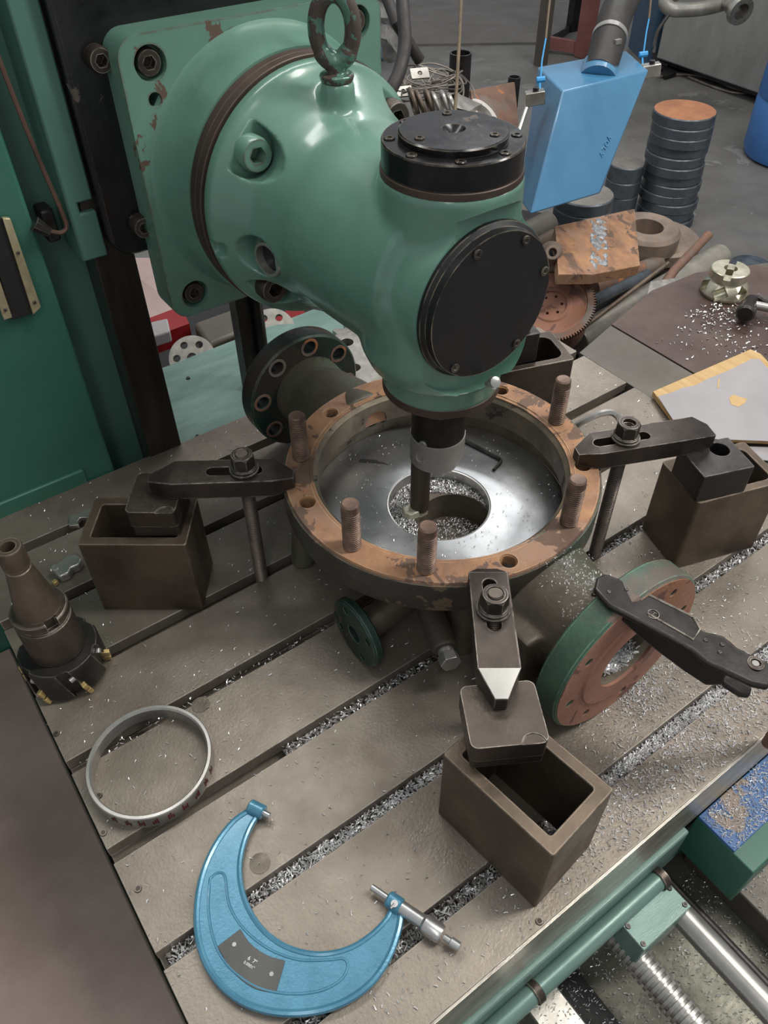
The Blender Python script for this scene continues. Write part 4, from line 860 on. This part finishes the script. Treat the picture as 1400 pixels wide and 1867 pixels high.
# welded plate block
tp = [D(1012, 412, 2.35), D(1157, 380, 2.5), D(1167, 484, 2.36), D(1082, 500, 2.27), D(1018, 500, 2.22)]
n_ = (tp[1] - tp[0]).cross(tp[2] - tp[1]).normalized()
if n_.dot(CAMP - tp[0]) > 0: n_ = -n_
n_ = (n_ + V(0, 0, -1.4)).normalized()
A = hexa(nb(), tp, [p + n_ * .035 for p in tp]); t = thing('welded_plate', 'thick rusty steel plate with a silvery weld bead, propped on the scrap', 'steel plate', tuple(tp[0])); part('plate_body', A, RUST, t, bevel=.002)
A = nb()
for k in range(90):
    s = k / 89; p = D(1090, 400, 2.43).lerp(D(1092, 490, 2.30), s) + (tp[1] - tp[0]).normalized() * random.uniform(-.034, .034) - n_ * .001
    bmesh.ops.create_icosphere(A, subdivisions=1, radius=random.uniform(.006, .012), matrix=Matrix.Translation(p))
A = remesh(A, .004, 1); part('weld_bead', A, mat('weld_slag', c(176, 178, 180), c(120, 120, 122), 60, .5, .15, metal=.5, bump=.6), t, 'rough silvery weld bead')
# flywheel with ring gear
o = D(1006, 552, 2.36); ax = (CAMP - o).normalized() * .75 + V(-.1, .0, .9); ax.normalize()
t = thing('flywheel', 'rusty flywheel with a toothed ring gear leaning behind the table', 'flywheel', tuple(o)); M = frame(o - ax * .03, ax)
R = .128; pl_ = []
nt_ = 90
for k in range(nt_):
    for da, rr_ in ((0, R), (.35, R), (.5, R - .007), (.85, R - .007)): a = 2 * math.pi * (k + da) / nt_; pl_.append((rr_ * math.cos(a), rr_ * math.sin(a)))
A = prism(nb(), pl_, .016, .032, M); A = cut(A, [cyl(nb(), M @ V(0, 0, 0), M @ V(0, 0, .05), .104, n=48)]); part('ring_gear', A, RUSTD, t, 'toothed ring gear')
A = lathe(nb(), [(0, -.02), (.118, -.02), (.120, .016), (.108, .016), (.106, .026), (.100, .028), (.085, .020), (.060, .020), (.055, .024), (.045, .024), (.043, .018), (0, .018)], M, 72)
cs = [cyl(nb(), M @ V(.030 * math.cos(a), .030 * math.sin(a), 0), M @ V(.030 * math.cos(a), .030 * math.sin(a), .04), .0048, n=12) for a in [k * math.pi / 3 + .3 for k in range(6)]]
part('disc_body', cut(A, cs), RUSTR, t)
A = cyl(nb(), o - ax * .13, o - ax * .056, .108, .114, 48); solo('rusty_drum', A, RUSTD, 'rusty steel drum edge just below the leaning flywheel', 'brake drum', tuple(o - ax * .16))
# shaft, bars
sh0, sh1 = D(1050, 622, 2.5), D(1312, 468, 2.9); SHM = mat('turned_grey_steel', c(170, 164, 152), c(140, 134, 124), 10, .34, .08, metal=.55, bump=.08); A = cyl(nb(), sh0, sh1, .047, n=40, ch=.003); solo('polished_shaft', A, SHM, 'thick polished steel shaft lying across the scrap', 'shaft', tuple(sh0))
A = nb(); tube(A, [D(1292, 428, 2.62), D(1230, 492, 2.56), D(1180, 560, 2.42), D(1140, 610, 2.3)], .015, 12); solo('rusty_bar', A, RUSTD, 'rusty round bar lying over the polished shaft', 'steel bar', tuple(D(1230, 492, 2.6)))
A = nb(); tube(A, [D(1218, 480, 2.5), D(1060, 600, 2.4)], .007, 8); solo('thin_rod', A, BSTEEL, 'thin brown rod lying behind the polished shaft', 'rod', tuple(D(1140, 540, 2.45)))
A = nb(); tube(A, [D(1080, 550, 2.5), D(1180, 500, 2.7)], .018, 12); solo('blue_grey_tube', A, BLANK, 'blue-grey steel tube lying between flywheel and polished shaft', 'tube', tuple(D(1080, 550, 2.5)))
A = nb(); tube(A, [D(1080, 525, 2.7), D(1200, 480, 2.9)], .03, 14); solo('brown_tube', A, RUSTD, 'dark brown tube in the scrap under the welded plate', 'tube', tuple(D(1080, 525, 2.7)))
lo = [D(1168, 578, 2.24), D(1186, 512, 2.32), D(1240, 505, 2.38), D(1300, 520, 2.42), D(1290, 560, 2.3)]; A = hexa(nb(), [p + V(0, 0, -.05) for p in lo], lo); solo('bent_sheet', A, BRIGHT, 'curved grey steel sheet behind the brown bench', 'steel sheet', tuple(lo[0]), bevel=.002)
for k, (x, y, dp) in enumerate(((1360, 496, 3.2), (1368, 486, 3.6))):
    o_ = D(x, y, dp); A = lathe(nb(), [(0, 0), (.09, 0), (.09, .05), (.086, .053), (0, .053)], Matrix.Translation(o_ - V(0, 0, .04)), 40); solo('steel_blank', A, BLANK, ['pale blue-grey steel disc just behind the brown bench', 'farther blue-grey steel disc behind the brown bench'][k], 'steel disc', tuple(o_ - V(0, 0, .04)))
A = cyl(nb(), D(930, 445, 2.6), D(1000, 408, 2.7), .042, n=32, ch=.002); solo('grey_roller', A, GPL, 'short grey round bar below the blue hood', 'steel bar', tuple(D(930, 445, 2.6)))
A = cyl(nb(), D(940, 470, 2.5), D(1008, 430, 2.6), .022, n=24); solo('dark_bar', A, BSTEEL, 'dark round bar beneath the short grey bar by the hood', 'steel bar', tuple(D(940, 470, 2.5)))
A = lathe(nb(), [(.012, 0), (.03, 0), (.034, .02), (.02, .05), (.012, .05)], frame(D(1003, 463, 2.3), (-.5, -.6, .5)), 24, True); solo('small_coupling', A, RINGM, 'small brown coupling beside the round black cover', 'coupling', tuple(D(1003, 463, 2.3)))
# ---- blue hood
t = thing('extraction_hood', 'blue steel hood hanging behind the head with a thick dark hose', 'extraction hood', tuple(D(1030, 380, 2.3)))
lo = [D(966, 391, 2.14), D(1093, 353, 2.24), D(1100, 340, 2.36), D(946, 362, 2.30)]
hi = [D(1026, 166, 2.12), D(1183, 128, 2.26), D(1142, 92, 2.40), D(980, 122, 2.27)]
A = hexa(nb(), lo, hi); hbx = part('hood_box', A, BLUE, t, 'tapered blue sheet-steel box', bevel=.004)
BLUEL = mat('blue_letter_enamel', c(92, 148, 184), None, 5, .32, 0, bump=0, coat=.3)
nv = (hi[1] - hi[0]).cross(lo[0] - hi[0]).normalized(); nv = nv if nv.dot(CAMP - lo[0]) > 0 else -nv
tdir = (D(1094, 282, 2.2) - D(1108, 250, 2.2)); 
cpt = D(1101, 267, 2.0); dpl = (hi[0] - CAMP).dot(nv) / ray(1101, 267).dot(nv); cpt = CAMP + ray(1101, 267) * dpl
for k, ch in enumerate('VOLV'):
    fr_ = (k - 1.5) * 11
    d_ = ray(1101 - fr_ * .42, 267 + fr_ * .9); p = CAMP + d_ * ((hi[0] - CAMP).dot(nv) / d_.dot(nv))
    text(ch, .020, p + nv * .002, tdir - nv * tdir.dot(nv), BLUEL, 'embossed_letter', hbx, .004, up=nv)
nk = [D(1091, 142, 2.26), D(1094, 112, 2.28)]
A = cyl(nb(), D(1088, 150, 2.25), D(1094, 122, 2.27), .054, .052, 36); part('spigot', A, BLUE, t)
hp_ = spline([D(1092, 132, 2.25), D(1108, 80, 2.27), D(1122, 30, 2.30), D(1150, -30, 2.36), D(1180, -110, 2.5)], 22)
A = nb(); tube(A, hp_, [.048 if i % 2 else .0462 for i in range(len(hp_))], 26); part('hose', A, HOSE, t, 'thick dark corrugated hose', ang=60)
A = ringsolid(nb(), D(1110, 72, 2.275), D(1122, 30, 2.30) - D(1108, 80, 2.27), .047, .0505, .016, 40); cl = part('hose_clamp', A, GSTEEL, t, 'shiny hose clamp')
A = box(nb(), tuple(D(1126, 76, 2.22)), (.022, .01, .012), I4); part('clamp_screw', A, GSTEEL, cl)
for (x, y, dp), (x2, y2) in (((975, 178, 2.16), (985, -40)), ((1186, 128, 2.30), (1190, -40))):
    p = D(x, y, dp); M = frame(p, (.81, -.58, .15)); A = box(nb(), (0, 0, 0), (.030, .034, .052), M); bk = part('bracket', A, BRIGHT, t, bevel=.002)
    A = cyl(nb(), p + V(0, 0, .016), p + V(0, 0, .026), .008, n=14); part('bracket_screw', A, BLKSTEEL, bk)
A = nb(); tube(A, [D(962, 190, 2.17), D(938, 262, 2.16)], .0065, 12); part('support_rod', A, GSTEEL, t, 'bright support rod')
for k, pts_ in enumerate(([(985, 150), (988, 110), (995, 70)], [(1172, 104), (1178, 60), (1183, 34)])):
    dp = 2.2 if k == 0 else 2.34
    A = nb(); tube(A, [D(x, y, dp) for x, y in pts_], .0024, 6); cyl(A, D(pts_[0][0] - 7, pts_[0][1] - 4, dp - .02), D(pts_[0][0] + 8, pts_[0][1] - 6, dp - .02), .008, n=8); cyl(A, D(pts_[0][0] - 1, pts_[0][1] + 2, dp - .02), D(pts_[0][0], pts_[0][1] + 26, dp - .03), .003, n=6)
    part('blue_cord', A, CORDB, t, 'knotted blue cord')
    x, y = pts_[-1]; A = nb(); tube(A, [D(x, y, dp), D(x + 4, y - 40, dp), D(x + 14, -60, dp)], .0032, 6); part('suspension_cord', A, ROPE, t)
# ---- cords and hoses beside the head
A = nb(); tube(A, [D(843, -60, 1.95), D(838, 60, 1.95), D(833, 150, 1.95), D(829, 208, 1.95)], .0042, 8); solo('hanging_rope', A, ROPE, 'single brown cord hanging behind the black top cover', 'cord', tuple(D(829, 208, 1.95)))
A = nb(); tube(A, spline([D(728, -60, 1.7), D(735, 20, 1.7), D(738, 80, 1.7), D(728, 130, 1.7), D(712, 165, 1.7), D(700, 200, 1.72)], 6), .0145, 14); solo('thick_cable', A, RUBBER, 'thick black hose hanging right of the green plate', 'hose', tuple(D(712, 165, 1.7)))
A = nb(); tube(A, [D(700, -20, 2.4), D(722, 40, 2.4), D(765, 110, 2.5)], .018, 12); solo('grey_hose', A, HOSE, 'thin dark grey hose behind the thick black hose', 'hose', tuple(D(765, 110, 2.5)))
qa = P(640, 40, -.74); qb = P(703, 82, -.74); A = cyl(nb(), qa, qb, .109, n=32, ch=.02); solo('blue_canister', A, BLUE, 'blue cylinder lying on the floor, just visible behind the green plate', 'canister', (qb.x, qb.y, -.85))
A = nb(); o_ = D(712, 25, 2.9)
bmesh.ops.create_icosphere(A, subdivisions=4, radius=1, matrix=Matrix.Translation(o_) @ Matrix.Diagonal((.06, .06, .16, 1)))
for v in A.verts: v.co += V(math.sin(v.co.z * 90 + v.co.x * 60), math.cos(v.co.x * 80 + v.co.z * 40), 0) * .010
solo('plastic_bag', A, mat('greyish_plastic', c(150, 148, 146), c(110, 108, 106), 12, .3, .1, bump=.2, coat=.5), 'crumpled greyish plastic bag at the top behind the thick hose', 'bag', tuple(o_))
# ---- standing tube
q = P(840, 200, -.42); A = lathe(nb(), [(.040, 0), (.045, 0), (.045, .40), (.040, .40)], Matrix.Translation(D(838, 178, 3.1)), 36, True)
o_ = D(840, 96, 3.1); A.free(); A = lathe(nb(), [(.037, -.34), (.043, -.34), (.043, 0), (.037, 0)], Matrix.Translation(o_), 40, True); solo('upright_tube', A, BLKSTEEL, 'black steel tube standing upright behind the wire coil', 'tube', tuple(o_ - V(0, 0, .34)))
# ---- wire coil
A = nb(); rr = random.Random(5); o_ = D(772, 158, 2.45)
for k in range(15):
    a_ = rr.uniform(.055, .115); b2 = a_ * rr.uniform(.55, .9); ph = rr.uniform(0, 3.1); dx, dy, dz = rr.uniform(-.03, .05), rr.uniform(-.03, .03), rr.uniform(-.02, .03); ring = []
    for j in range(30):
        an = 2 * math.pi * j / 30; x = a_ * math.cos(an); y = b2 * math.sin(an); ring.append(o_ + V(x * math.cos(ph) - y * math.sin(ph) + dx, x * math.sin(ph) + y * math.cos(ph) + dy, dz + .012 * math.sin(2 * an + ph)))
    tube(A, ring, .0024, 6, True)
tube(A, spline([D(830, 130, 2.4), D(845, 160, 2.4), D(838, 195, 2.4), D(820, 190, 2.4)], 6), .0024, 6); tube(A, spline([D(840, 135, 2.45), D(862, 160, 2.4), D(868, 195, 2.4)], 6), .0018, 6)
solo('wire_coil', A, WIRE, 'tangled coil of grey wire on the scrap behind the head', 'wire', tuple(o_))
for k, (x, y, dp, lab) in enumerate(((765, 135, 2.35, 'small steel bracket with a hole lying in the wire coil'), (735, 168, 2.42, 'small drilled steel bracket left of the wire coil'))):
    o_ = D(x, y, dp); A = prism(nb(), rrect(-.028, -.018, .028, .018, .003), 0, .005, frame(o_, (-.2, -.5, .8))); A = cut(A, [cyl(nb(), frame(o_, (-.2, -.5, .8)) @ V(0, 0, -.02), frame(o_, (-.2, -.5, .8)) @ V(0, 0, .02), .007, n=16)])
    solo('drilled_bracket', A, BRIGHT, lab, 'bracket', tuple(o_), bevel=.0008)
# ---- crankshaft-like stack of rings
t = thing('coil_spring', 'heavy worn spiral of steel lobes lying behind the black top cover', 'machine part', tuple(D(790, 195, 2.2)))
for k in range(6):
    o_ = D(752 + 14 * k, 192 + 3 * (k % 2), 2.2 - .01 * k); A = ringsolid(nb(), o_, V(.75, -.35, .25 + .1 * (k % 2)), .022, .046 - .002 * k, .010, 30, .003); part('lobe', A, [BSTEEL, BRIGHT][k > 2], t)
A = hexa(nb(), [D(838, 172, 2.25), D(880, 190, 2.3), D(862, 210, 2.25), D(835, 206, 2.2)], [D(832, 168, 2.22), D(873, 192, 2.25), D(856, 203, 2.2), D(832, 196, 2.18)]); solo('angle_iron', A, BRIGHT, 'short grey angle iron pointing right behind the black top cover', 'angle iron', tuple(D(838, 172, 2.25)), bevel=.001)
# ---- rusty sheet leaning
lo = [D(858, 166, 2.45), D(938, 150, 2.55), D(948, 250, 2.5), D(930, 270, 2.45), D(870, 260, 2.4)]; A = hexa(nb(), [p + V(.01, .02, -.006) for p in lo], lo); solo('rusty_sheet', A, RUSTD, 'rusty brown steel sheet leaning behind the black top cover', 'steel sheet', tuple(lo[0]))
A = lathe(nb(), [(.03, 0), (.05, 0), (.05, .02), (.03, .02)], frame(D(875, 215, 2.3), (.3, -.5, .8)), 30, True); solo('pale_ring', A, mat('pale_plastic', c(190, 184, 178), None, 5, .5, 0, bump=0), 'pale round part tucked in front of the rusty sheet', 'ring', tuple(D(875, 215, 2.3)))
q = P(938, 140, -.2); A = lathe(nb(), [(.024, -.65), (.029, -.65), (.029, 0), (.024, 0)], Matrix.Translation(q), 24, True); solo('dark_tube', A, BLKSTEEL, 'dark tube end showing above the rusty sheet', 'tube', (q.x, q.y, -.85))
# ---- far: steel frame legs, grey cabinet, drum
fz_ = -.85
def post(name, px0, py0, px1, py1, z0, m, lab, w_, cat='post', hgt=None):
    a = P(px0, py0, z0); A = box(nb(), (a.x, a.y, (z0 + hgt) / 2), (w_, w_ * .6, hgt - z0), I4); return solo(name, A, m, lab, cat, tuple(a))
a = P(985, 118, fz_ + .001); post('frame_leg', 985, 118, 0, 0, fz_ + .001, GPL, 'grey flat steel leg standing left of the red stand', .09, hgt=1.0)
t = thing('steel_stand', 'red-brown steel stand with a dark brace behind the blue hood', 'stand', tuple(P(1062, 105, fz_)))
a = P(1062, 103, fz_ + .002); A = box(nb(), (a.x, a.y, .05), (.11, .08, 1.79)); part('upright', A, REDST, t)
b1 = P(1042, 60, fz_ + .002); A = box(nb(), (b1.x, b1.y, .05), (.09, .06, 1.79)); part('rear_upright', A, BLKSTEEL, t)
A = nb(); p0 = P(990, 88, fz_ + .04); hexa(A, [p0, a + V(0, 0, .01), a + V(0, 0, .09), p0 + V(0, 0, .08)], [p + V(.03, .05, 0) for p in (p0, a + V(0, 0, .01), a + V(0, 0, .09), p0 + V(0, 0, .08))]); part('cross_bar', A, REDST, t)
A = nb(); hexa(A, [p0, b1, b1 + V(0, 0, .06), p0 + V(0, 0, .06)], [p + V(.03, .05, 0) for p in (p0, b1, b1 + V(0, 0, .06), p0 + V(0, 0, .06))]); part('side_bar', A, BLKSTEEL, t)
# grey cabinet on castors
c0, c1 = P(1196, 106, -.78), P(1385, 172, -.78); u = (c1 - c0); u.z = 0; u.normalize(); v = V(-u.y, u.x, 0)
if v.dot(c0 - CAMP) < 0: v = -v
t = thing('grey_cabinet', 'large grey machine cabinet on castors at the top right', 'cabinet', (c0.x, c0.y, -.85))
A = hexa(nb(), [c0, c0 + u * 2.2, c0 + u * 2.2 + v * 1.2, c0 + v * 1.2], [p + V(0, 0, 1.7) for p in (c0, c0 + u * 2.2, c0 + u * 2.2 + v * 1.2, c0 + v * 1.2)]); part('cabinet_body', A, GREY, t, bevel=.01)
A = hexa(nb(), [c0 + v * .04 + V(0, 0, -.03), c0 + u * 2.2 + v * .04 + V(0, 0, -.03), c0 + u * 2.2 + v * 1.2 + V(0, 0, -.03), c0 + v * 1.2 + V(0, 0, -.03)], [p for p in (c0 + v * .04, c0 + u * 2.2 + v * .04, c0 + u * 2.2 + v * 1.2, c0 + v * 1.2)]); part('plinth', A, BLKSTEEL, t)
for s in (.06, 1.6): p = c0 + u * s + v * .06; A = cyl(nb(), p - u * .03 + V(0, 0, -.04), p + u * .03 + V(0, 0, -.04), .03, n=20); part('castor', A, BLKSTEEL, t)
A = hexa(nb(), [P(1145, 85, fz_ + .001), c0 - u * .08 + V(0, 0, -.069), c0 - u * .08 + v + V(0, 0, -.069), P(1145, 85, fz_ + .001) + v], [p + V(0, 0, 1.7) for p in (P(1145, 85, fz_), c0 - u * .08, c0 - u * .08 + v, P(1145, 85, fz_) + v)]); solo('dark_blue_panel', A, mat('slate_blue_paint', c(72, 100, 126), c(62, 88, 112), 4, .5, .1, bump=.05), 'slate blue panel standing left of the grey cabinet', 'panel', tuple(P(1145, 85, fz_)))
dc = 5.0
A = nb(); tube(A, spline([D(1255, -20, dc), D(1214, -2, dc - .1), D(1222, 16, dc - .15), D(1250, 18, dc - .15), D(1290, 14, dc - .15), D(1336, 2, dc - .1)], 6), .040, 16); part('bent_pipe', A, mat('cast_aluminium', c(168, 164, 156), c(140, 136, 128), 8, .45, .1, metal=.5, bump=.2), t, 'bent grey pipe')
A = lathe(nb(), [(.045, 0), (.075, 0), (.08, .03), (.06, .05), (.05, .16), (.04, .16)], frame(D(1352, 22, dc - .25), (.3, .8, .15)), 32, True); part('pipe_mouth', A, BRIGHT, t, 'open flared pipe mouth')
A = nb(); tube(A, spline([P(1202, 140, -.84), P(1250, 136, -.84), P(1300, 145, -.84), P(1340, 162, -.84), P(1400, 172, -.84)], 5), .011, 8); tube(A, spline([P(1255, 140, -.84), P(1300, 158, -.84), P(1345, 170, -.84), P(1400, 168, -.84)], 5), .009, 8); solo('floor_cable', A, WIRE, 'grey cables lying on the floor before the grey cabinet', 'cable', tuple(P(1250, 136, -.85)))
A = nb(); tube(A, spline([D(1218, 28, dc - .2), D(1198, 60, dc - .2), D(1193, 100, dc - .3), P(1206, 128, -.84)], 6), .011, 8); solo('hanging_cable', A, RUBBER, 'dark cable hanging down the left edge of the grey cabinet', 'cable', tuple(P(1206, 128, -.85)))
lo = [P(1196, 128, -.84), P(1216, 122, -.84), P(1232, 138, -.84), P(1212, 144, -.84)]; A = hexa(nb(), lo, [p + V(0, 0, .02) for p in lo]); solo('steel_offcut', A, BLKSTEEL, 'small dark flat offcut on the floor near the blue hood', 'steel plate', tuple(lo[0]))
# blue drum
dcx = P(1445, 285, -.85); rd = .29
A = lathe(nb(), [(0, 0), (rd - .05, 0), (rd - .015, .012), (rd, .05), (rd + .004, .30), (rd - .006, .32), (rd + .004, .34), (rd, .62), (rd - .006, .64), (rd, .66), (rd, .90), (rd - .03, .92), (0, .92)], Matrix.Translation(dcx), 64); solo('blue_drum', A, BLUED, 'bright blue plastic drum at the right edge of the photo', 'drum', tuple(dcx))

# ================================================================== SEEN UNDER THE HEAD, BEHIND THE TABLE
lo = [V(.372, 1.222, -.02), V(1.02, 1.222, -.02), V(.86, 1.50, -.02), V(.452, 1.49, -.02)]
A = hexa(nb(), [p - V(0, 0, .02) for p in lo], lo); t = thing('green_way_cover', 'pale green steel way cover behind the table under the milling head', 'way cover', (.6, 1.35, -.04)); part('cover_sheet', A, GREENP, t)
for x, y in ((343, 690), (360, 796)): q = P(x, y, -.02); A = cyl(nb(), q, q + V(0, 0, .003), .005, .004, 12); part('screw', A, BLKSTEEL, t)
A = box(nb(), (.62, 1.36, -.445), (.4, .2, .80)); part('cover_support', A, DARK, t)
t = thing('upright_rail', 'black ribbed steel rail standing behind the table under the green plate', 'rail', (.70, 1.47, -.02)); q = P(466, 700, -.02)
A = nb(); box(A, (q.x, q.y - .0, .26), (.050, .03, .56)); part('rail_body', A, BLKSTEEL, t); A = nb(); cyl(A, (q.x + .018, q.y - .022, -.018), (q.x + .018, q.y - .022, .52), .011); part('rail_rod', A, BLKSTEEL, t)
def slab(name, pts_, dps, th, m, lab, cat, **k):
    lo = [D(x, y, d) for (x, y), d in zip(pts_, dps)]; A = hexa(nb(), [p - V(0, 0, th) for p in lo], lo); return solo(name, A, m, lab, cat, tuple(lo[0]), **k)
slab('pinkish_board', [(200, 470), (300, 470), (330, 560), (262, 590)], [2.2, 2.2, 2.1, 2.1], .02, PINK, 'pinkish board lying behind the machine column', 'board')
slab('red_beam', [(250, 588), (330, 558), (345, 590), (262, 620)], [2.0, 2.0, 1.99, 1.99], .05, REDP, 'red painted beam behind the dark guideway', 'beam')
slab('red_beam', [(470, 590), (545, 556), (560, 575), (475, 608)], [2.2, 2.2, 2.2, 2.2], .05, REDP, 'red painted beam seen right of the black rail', 'beam')
slab('white_block', [(270, 588), (305, 580), (310, 604), (275, 616)], [1.95, 1.95, 1.94, 1.94], .03, PAPER, 'small whitish block under the red beam', 'block', bevel=.003)
slab('alloy_housing', [(352, 588), (430, 560), (446, 600), (380, 628)], [1.98, 2.0, 1.92, 1.90], .10, GPL, 'grey alloy housing below the corner of the green plate', 'housing', bevel=.01)
slab('scrap_block', [(500, 590), (590, 560), (600, 600), (520, 620)], [2.0, 2.05, 2.0, 1.95], .08, BLKSTEEL, 'black iron block behind the dark rear flange', 'block', bevel=.008)
o_ = D(352, 672, 1.9)
for x, y, dp, lab in ((352, 655, 1.9, 'pale drilled disc standing behind the green way cover'), (497, 606, 1.9, 'small pale drilled disc beside the black rail')):
    o_ = D(x, y, dp); M = frame(o_, (-.3, -.5, .75)); A = lathe(nb(), [(.012, 0), (.055, 0), (.055, .012), (.012, .012)], M, 40, True)
    A = cut(A, [cyl(nb(), M @ V(.036 * math.cos(a), .036 * math.sin(a), -.01), M @ V(.036 * math.cos(a), .036 * math.sin(a), .03), .009, n=14) for a in [k * 1.0472 for k in range(6)]]); solo('drilled_disc', A, BRIGHT, lab, 'steel disc', tuple(o_))
A = box(nb(), (.88, 2.05, -.43), (.9, .8, .2)); solo('dark_rack', A, DARK, 'dark rack carrying the parts behind the machine', 'rack', (.88, 2.05, -.53))
# bright sprocket plate
Mx = frame(P(612, 648, .02) , (0, 0, 1)); ptc = [P(x, y, .045) for x, y in ((560, 575), (600, 578), (650, 612), (690, 650), (700, 700))]
q = P(640, 640, .0); A = prism(nb(), sum([[(r_ * math.cos(2 * math.pi * (k + f_) / 26), r_ * math.sin(2 * math.pi * (k + f_) / 26)) for f_, r_ in ((0, .150), (.3, .150), (.5, .134), (.8, .134))] for k in range(26)], []), .0, .05, Matrix.Translation((.845, 1.16, .0003)) @ Matrix.Rotation(.2, 4, 'Z'))
A = cut(A, [cyl(nb(), V(.845, 1.16, -.1), V(.845, 1.16, .1), .03, n=30)] + [cyl(nb(), V(.845 + .1 * math.cos(a), 1.16 + .1 * math.sin(a), -.1), V(.845 + .1 * math.cos(a), 1.16 + .1 * math.sin(a), .1), .015, n=20) for a in (2.2, 3.2, 4.2)])
solo('gear_wheel', A, BRIGHT, 'thick bright gear wheel lying on the table behind the dark rear flange', 'gear', (.845, 1.16, 0), bevel=.001)
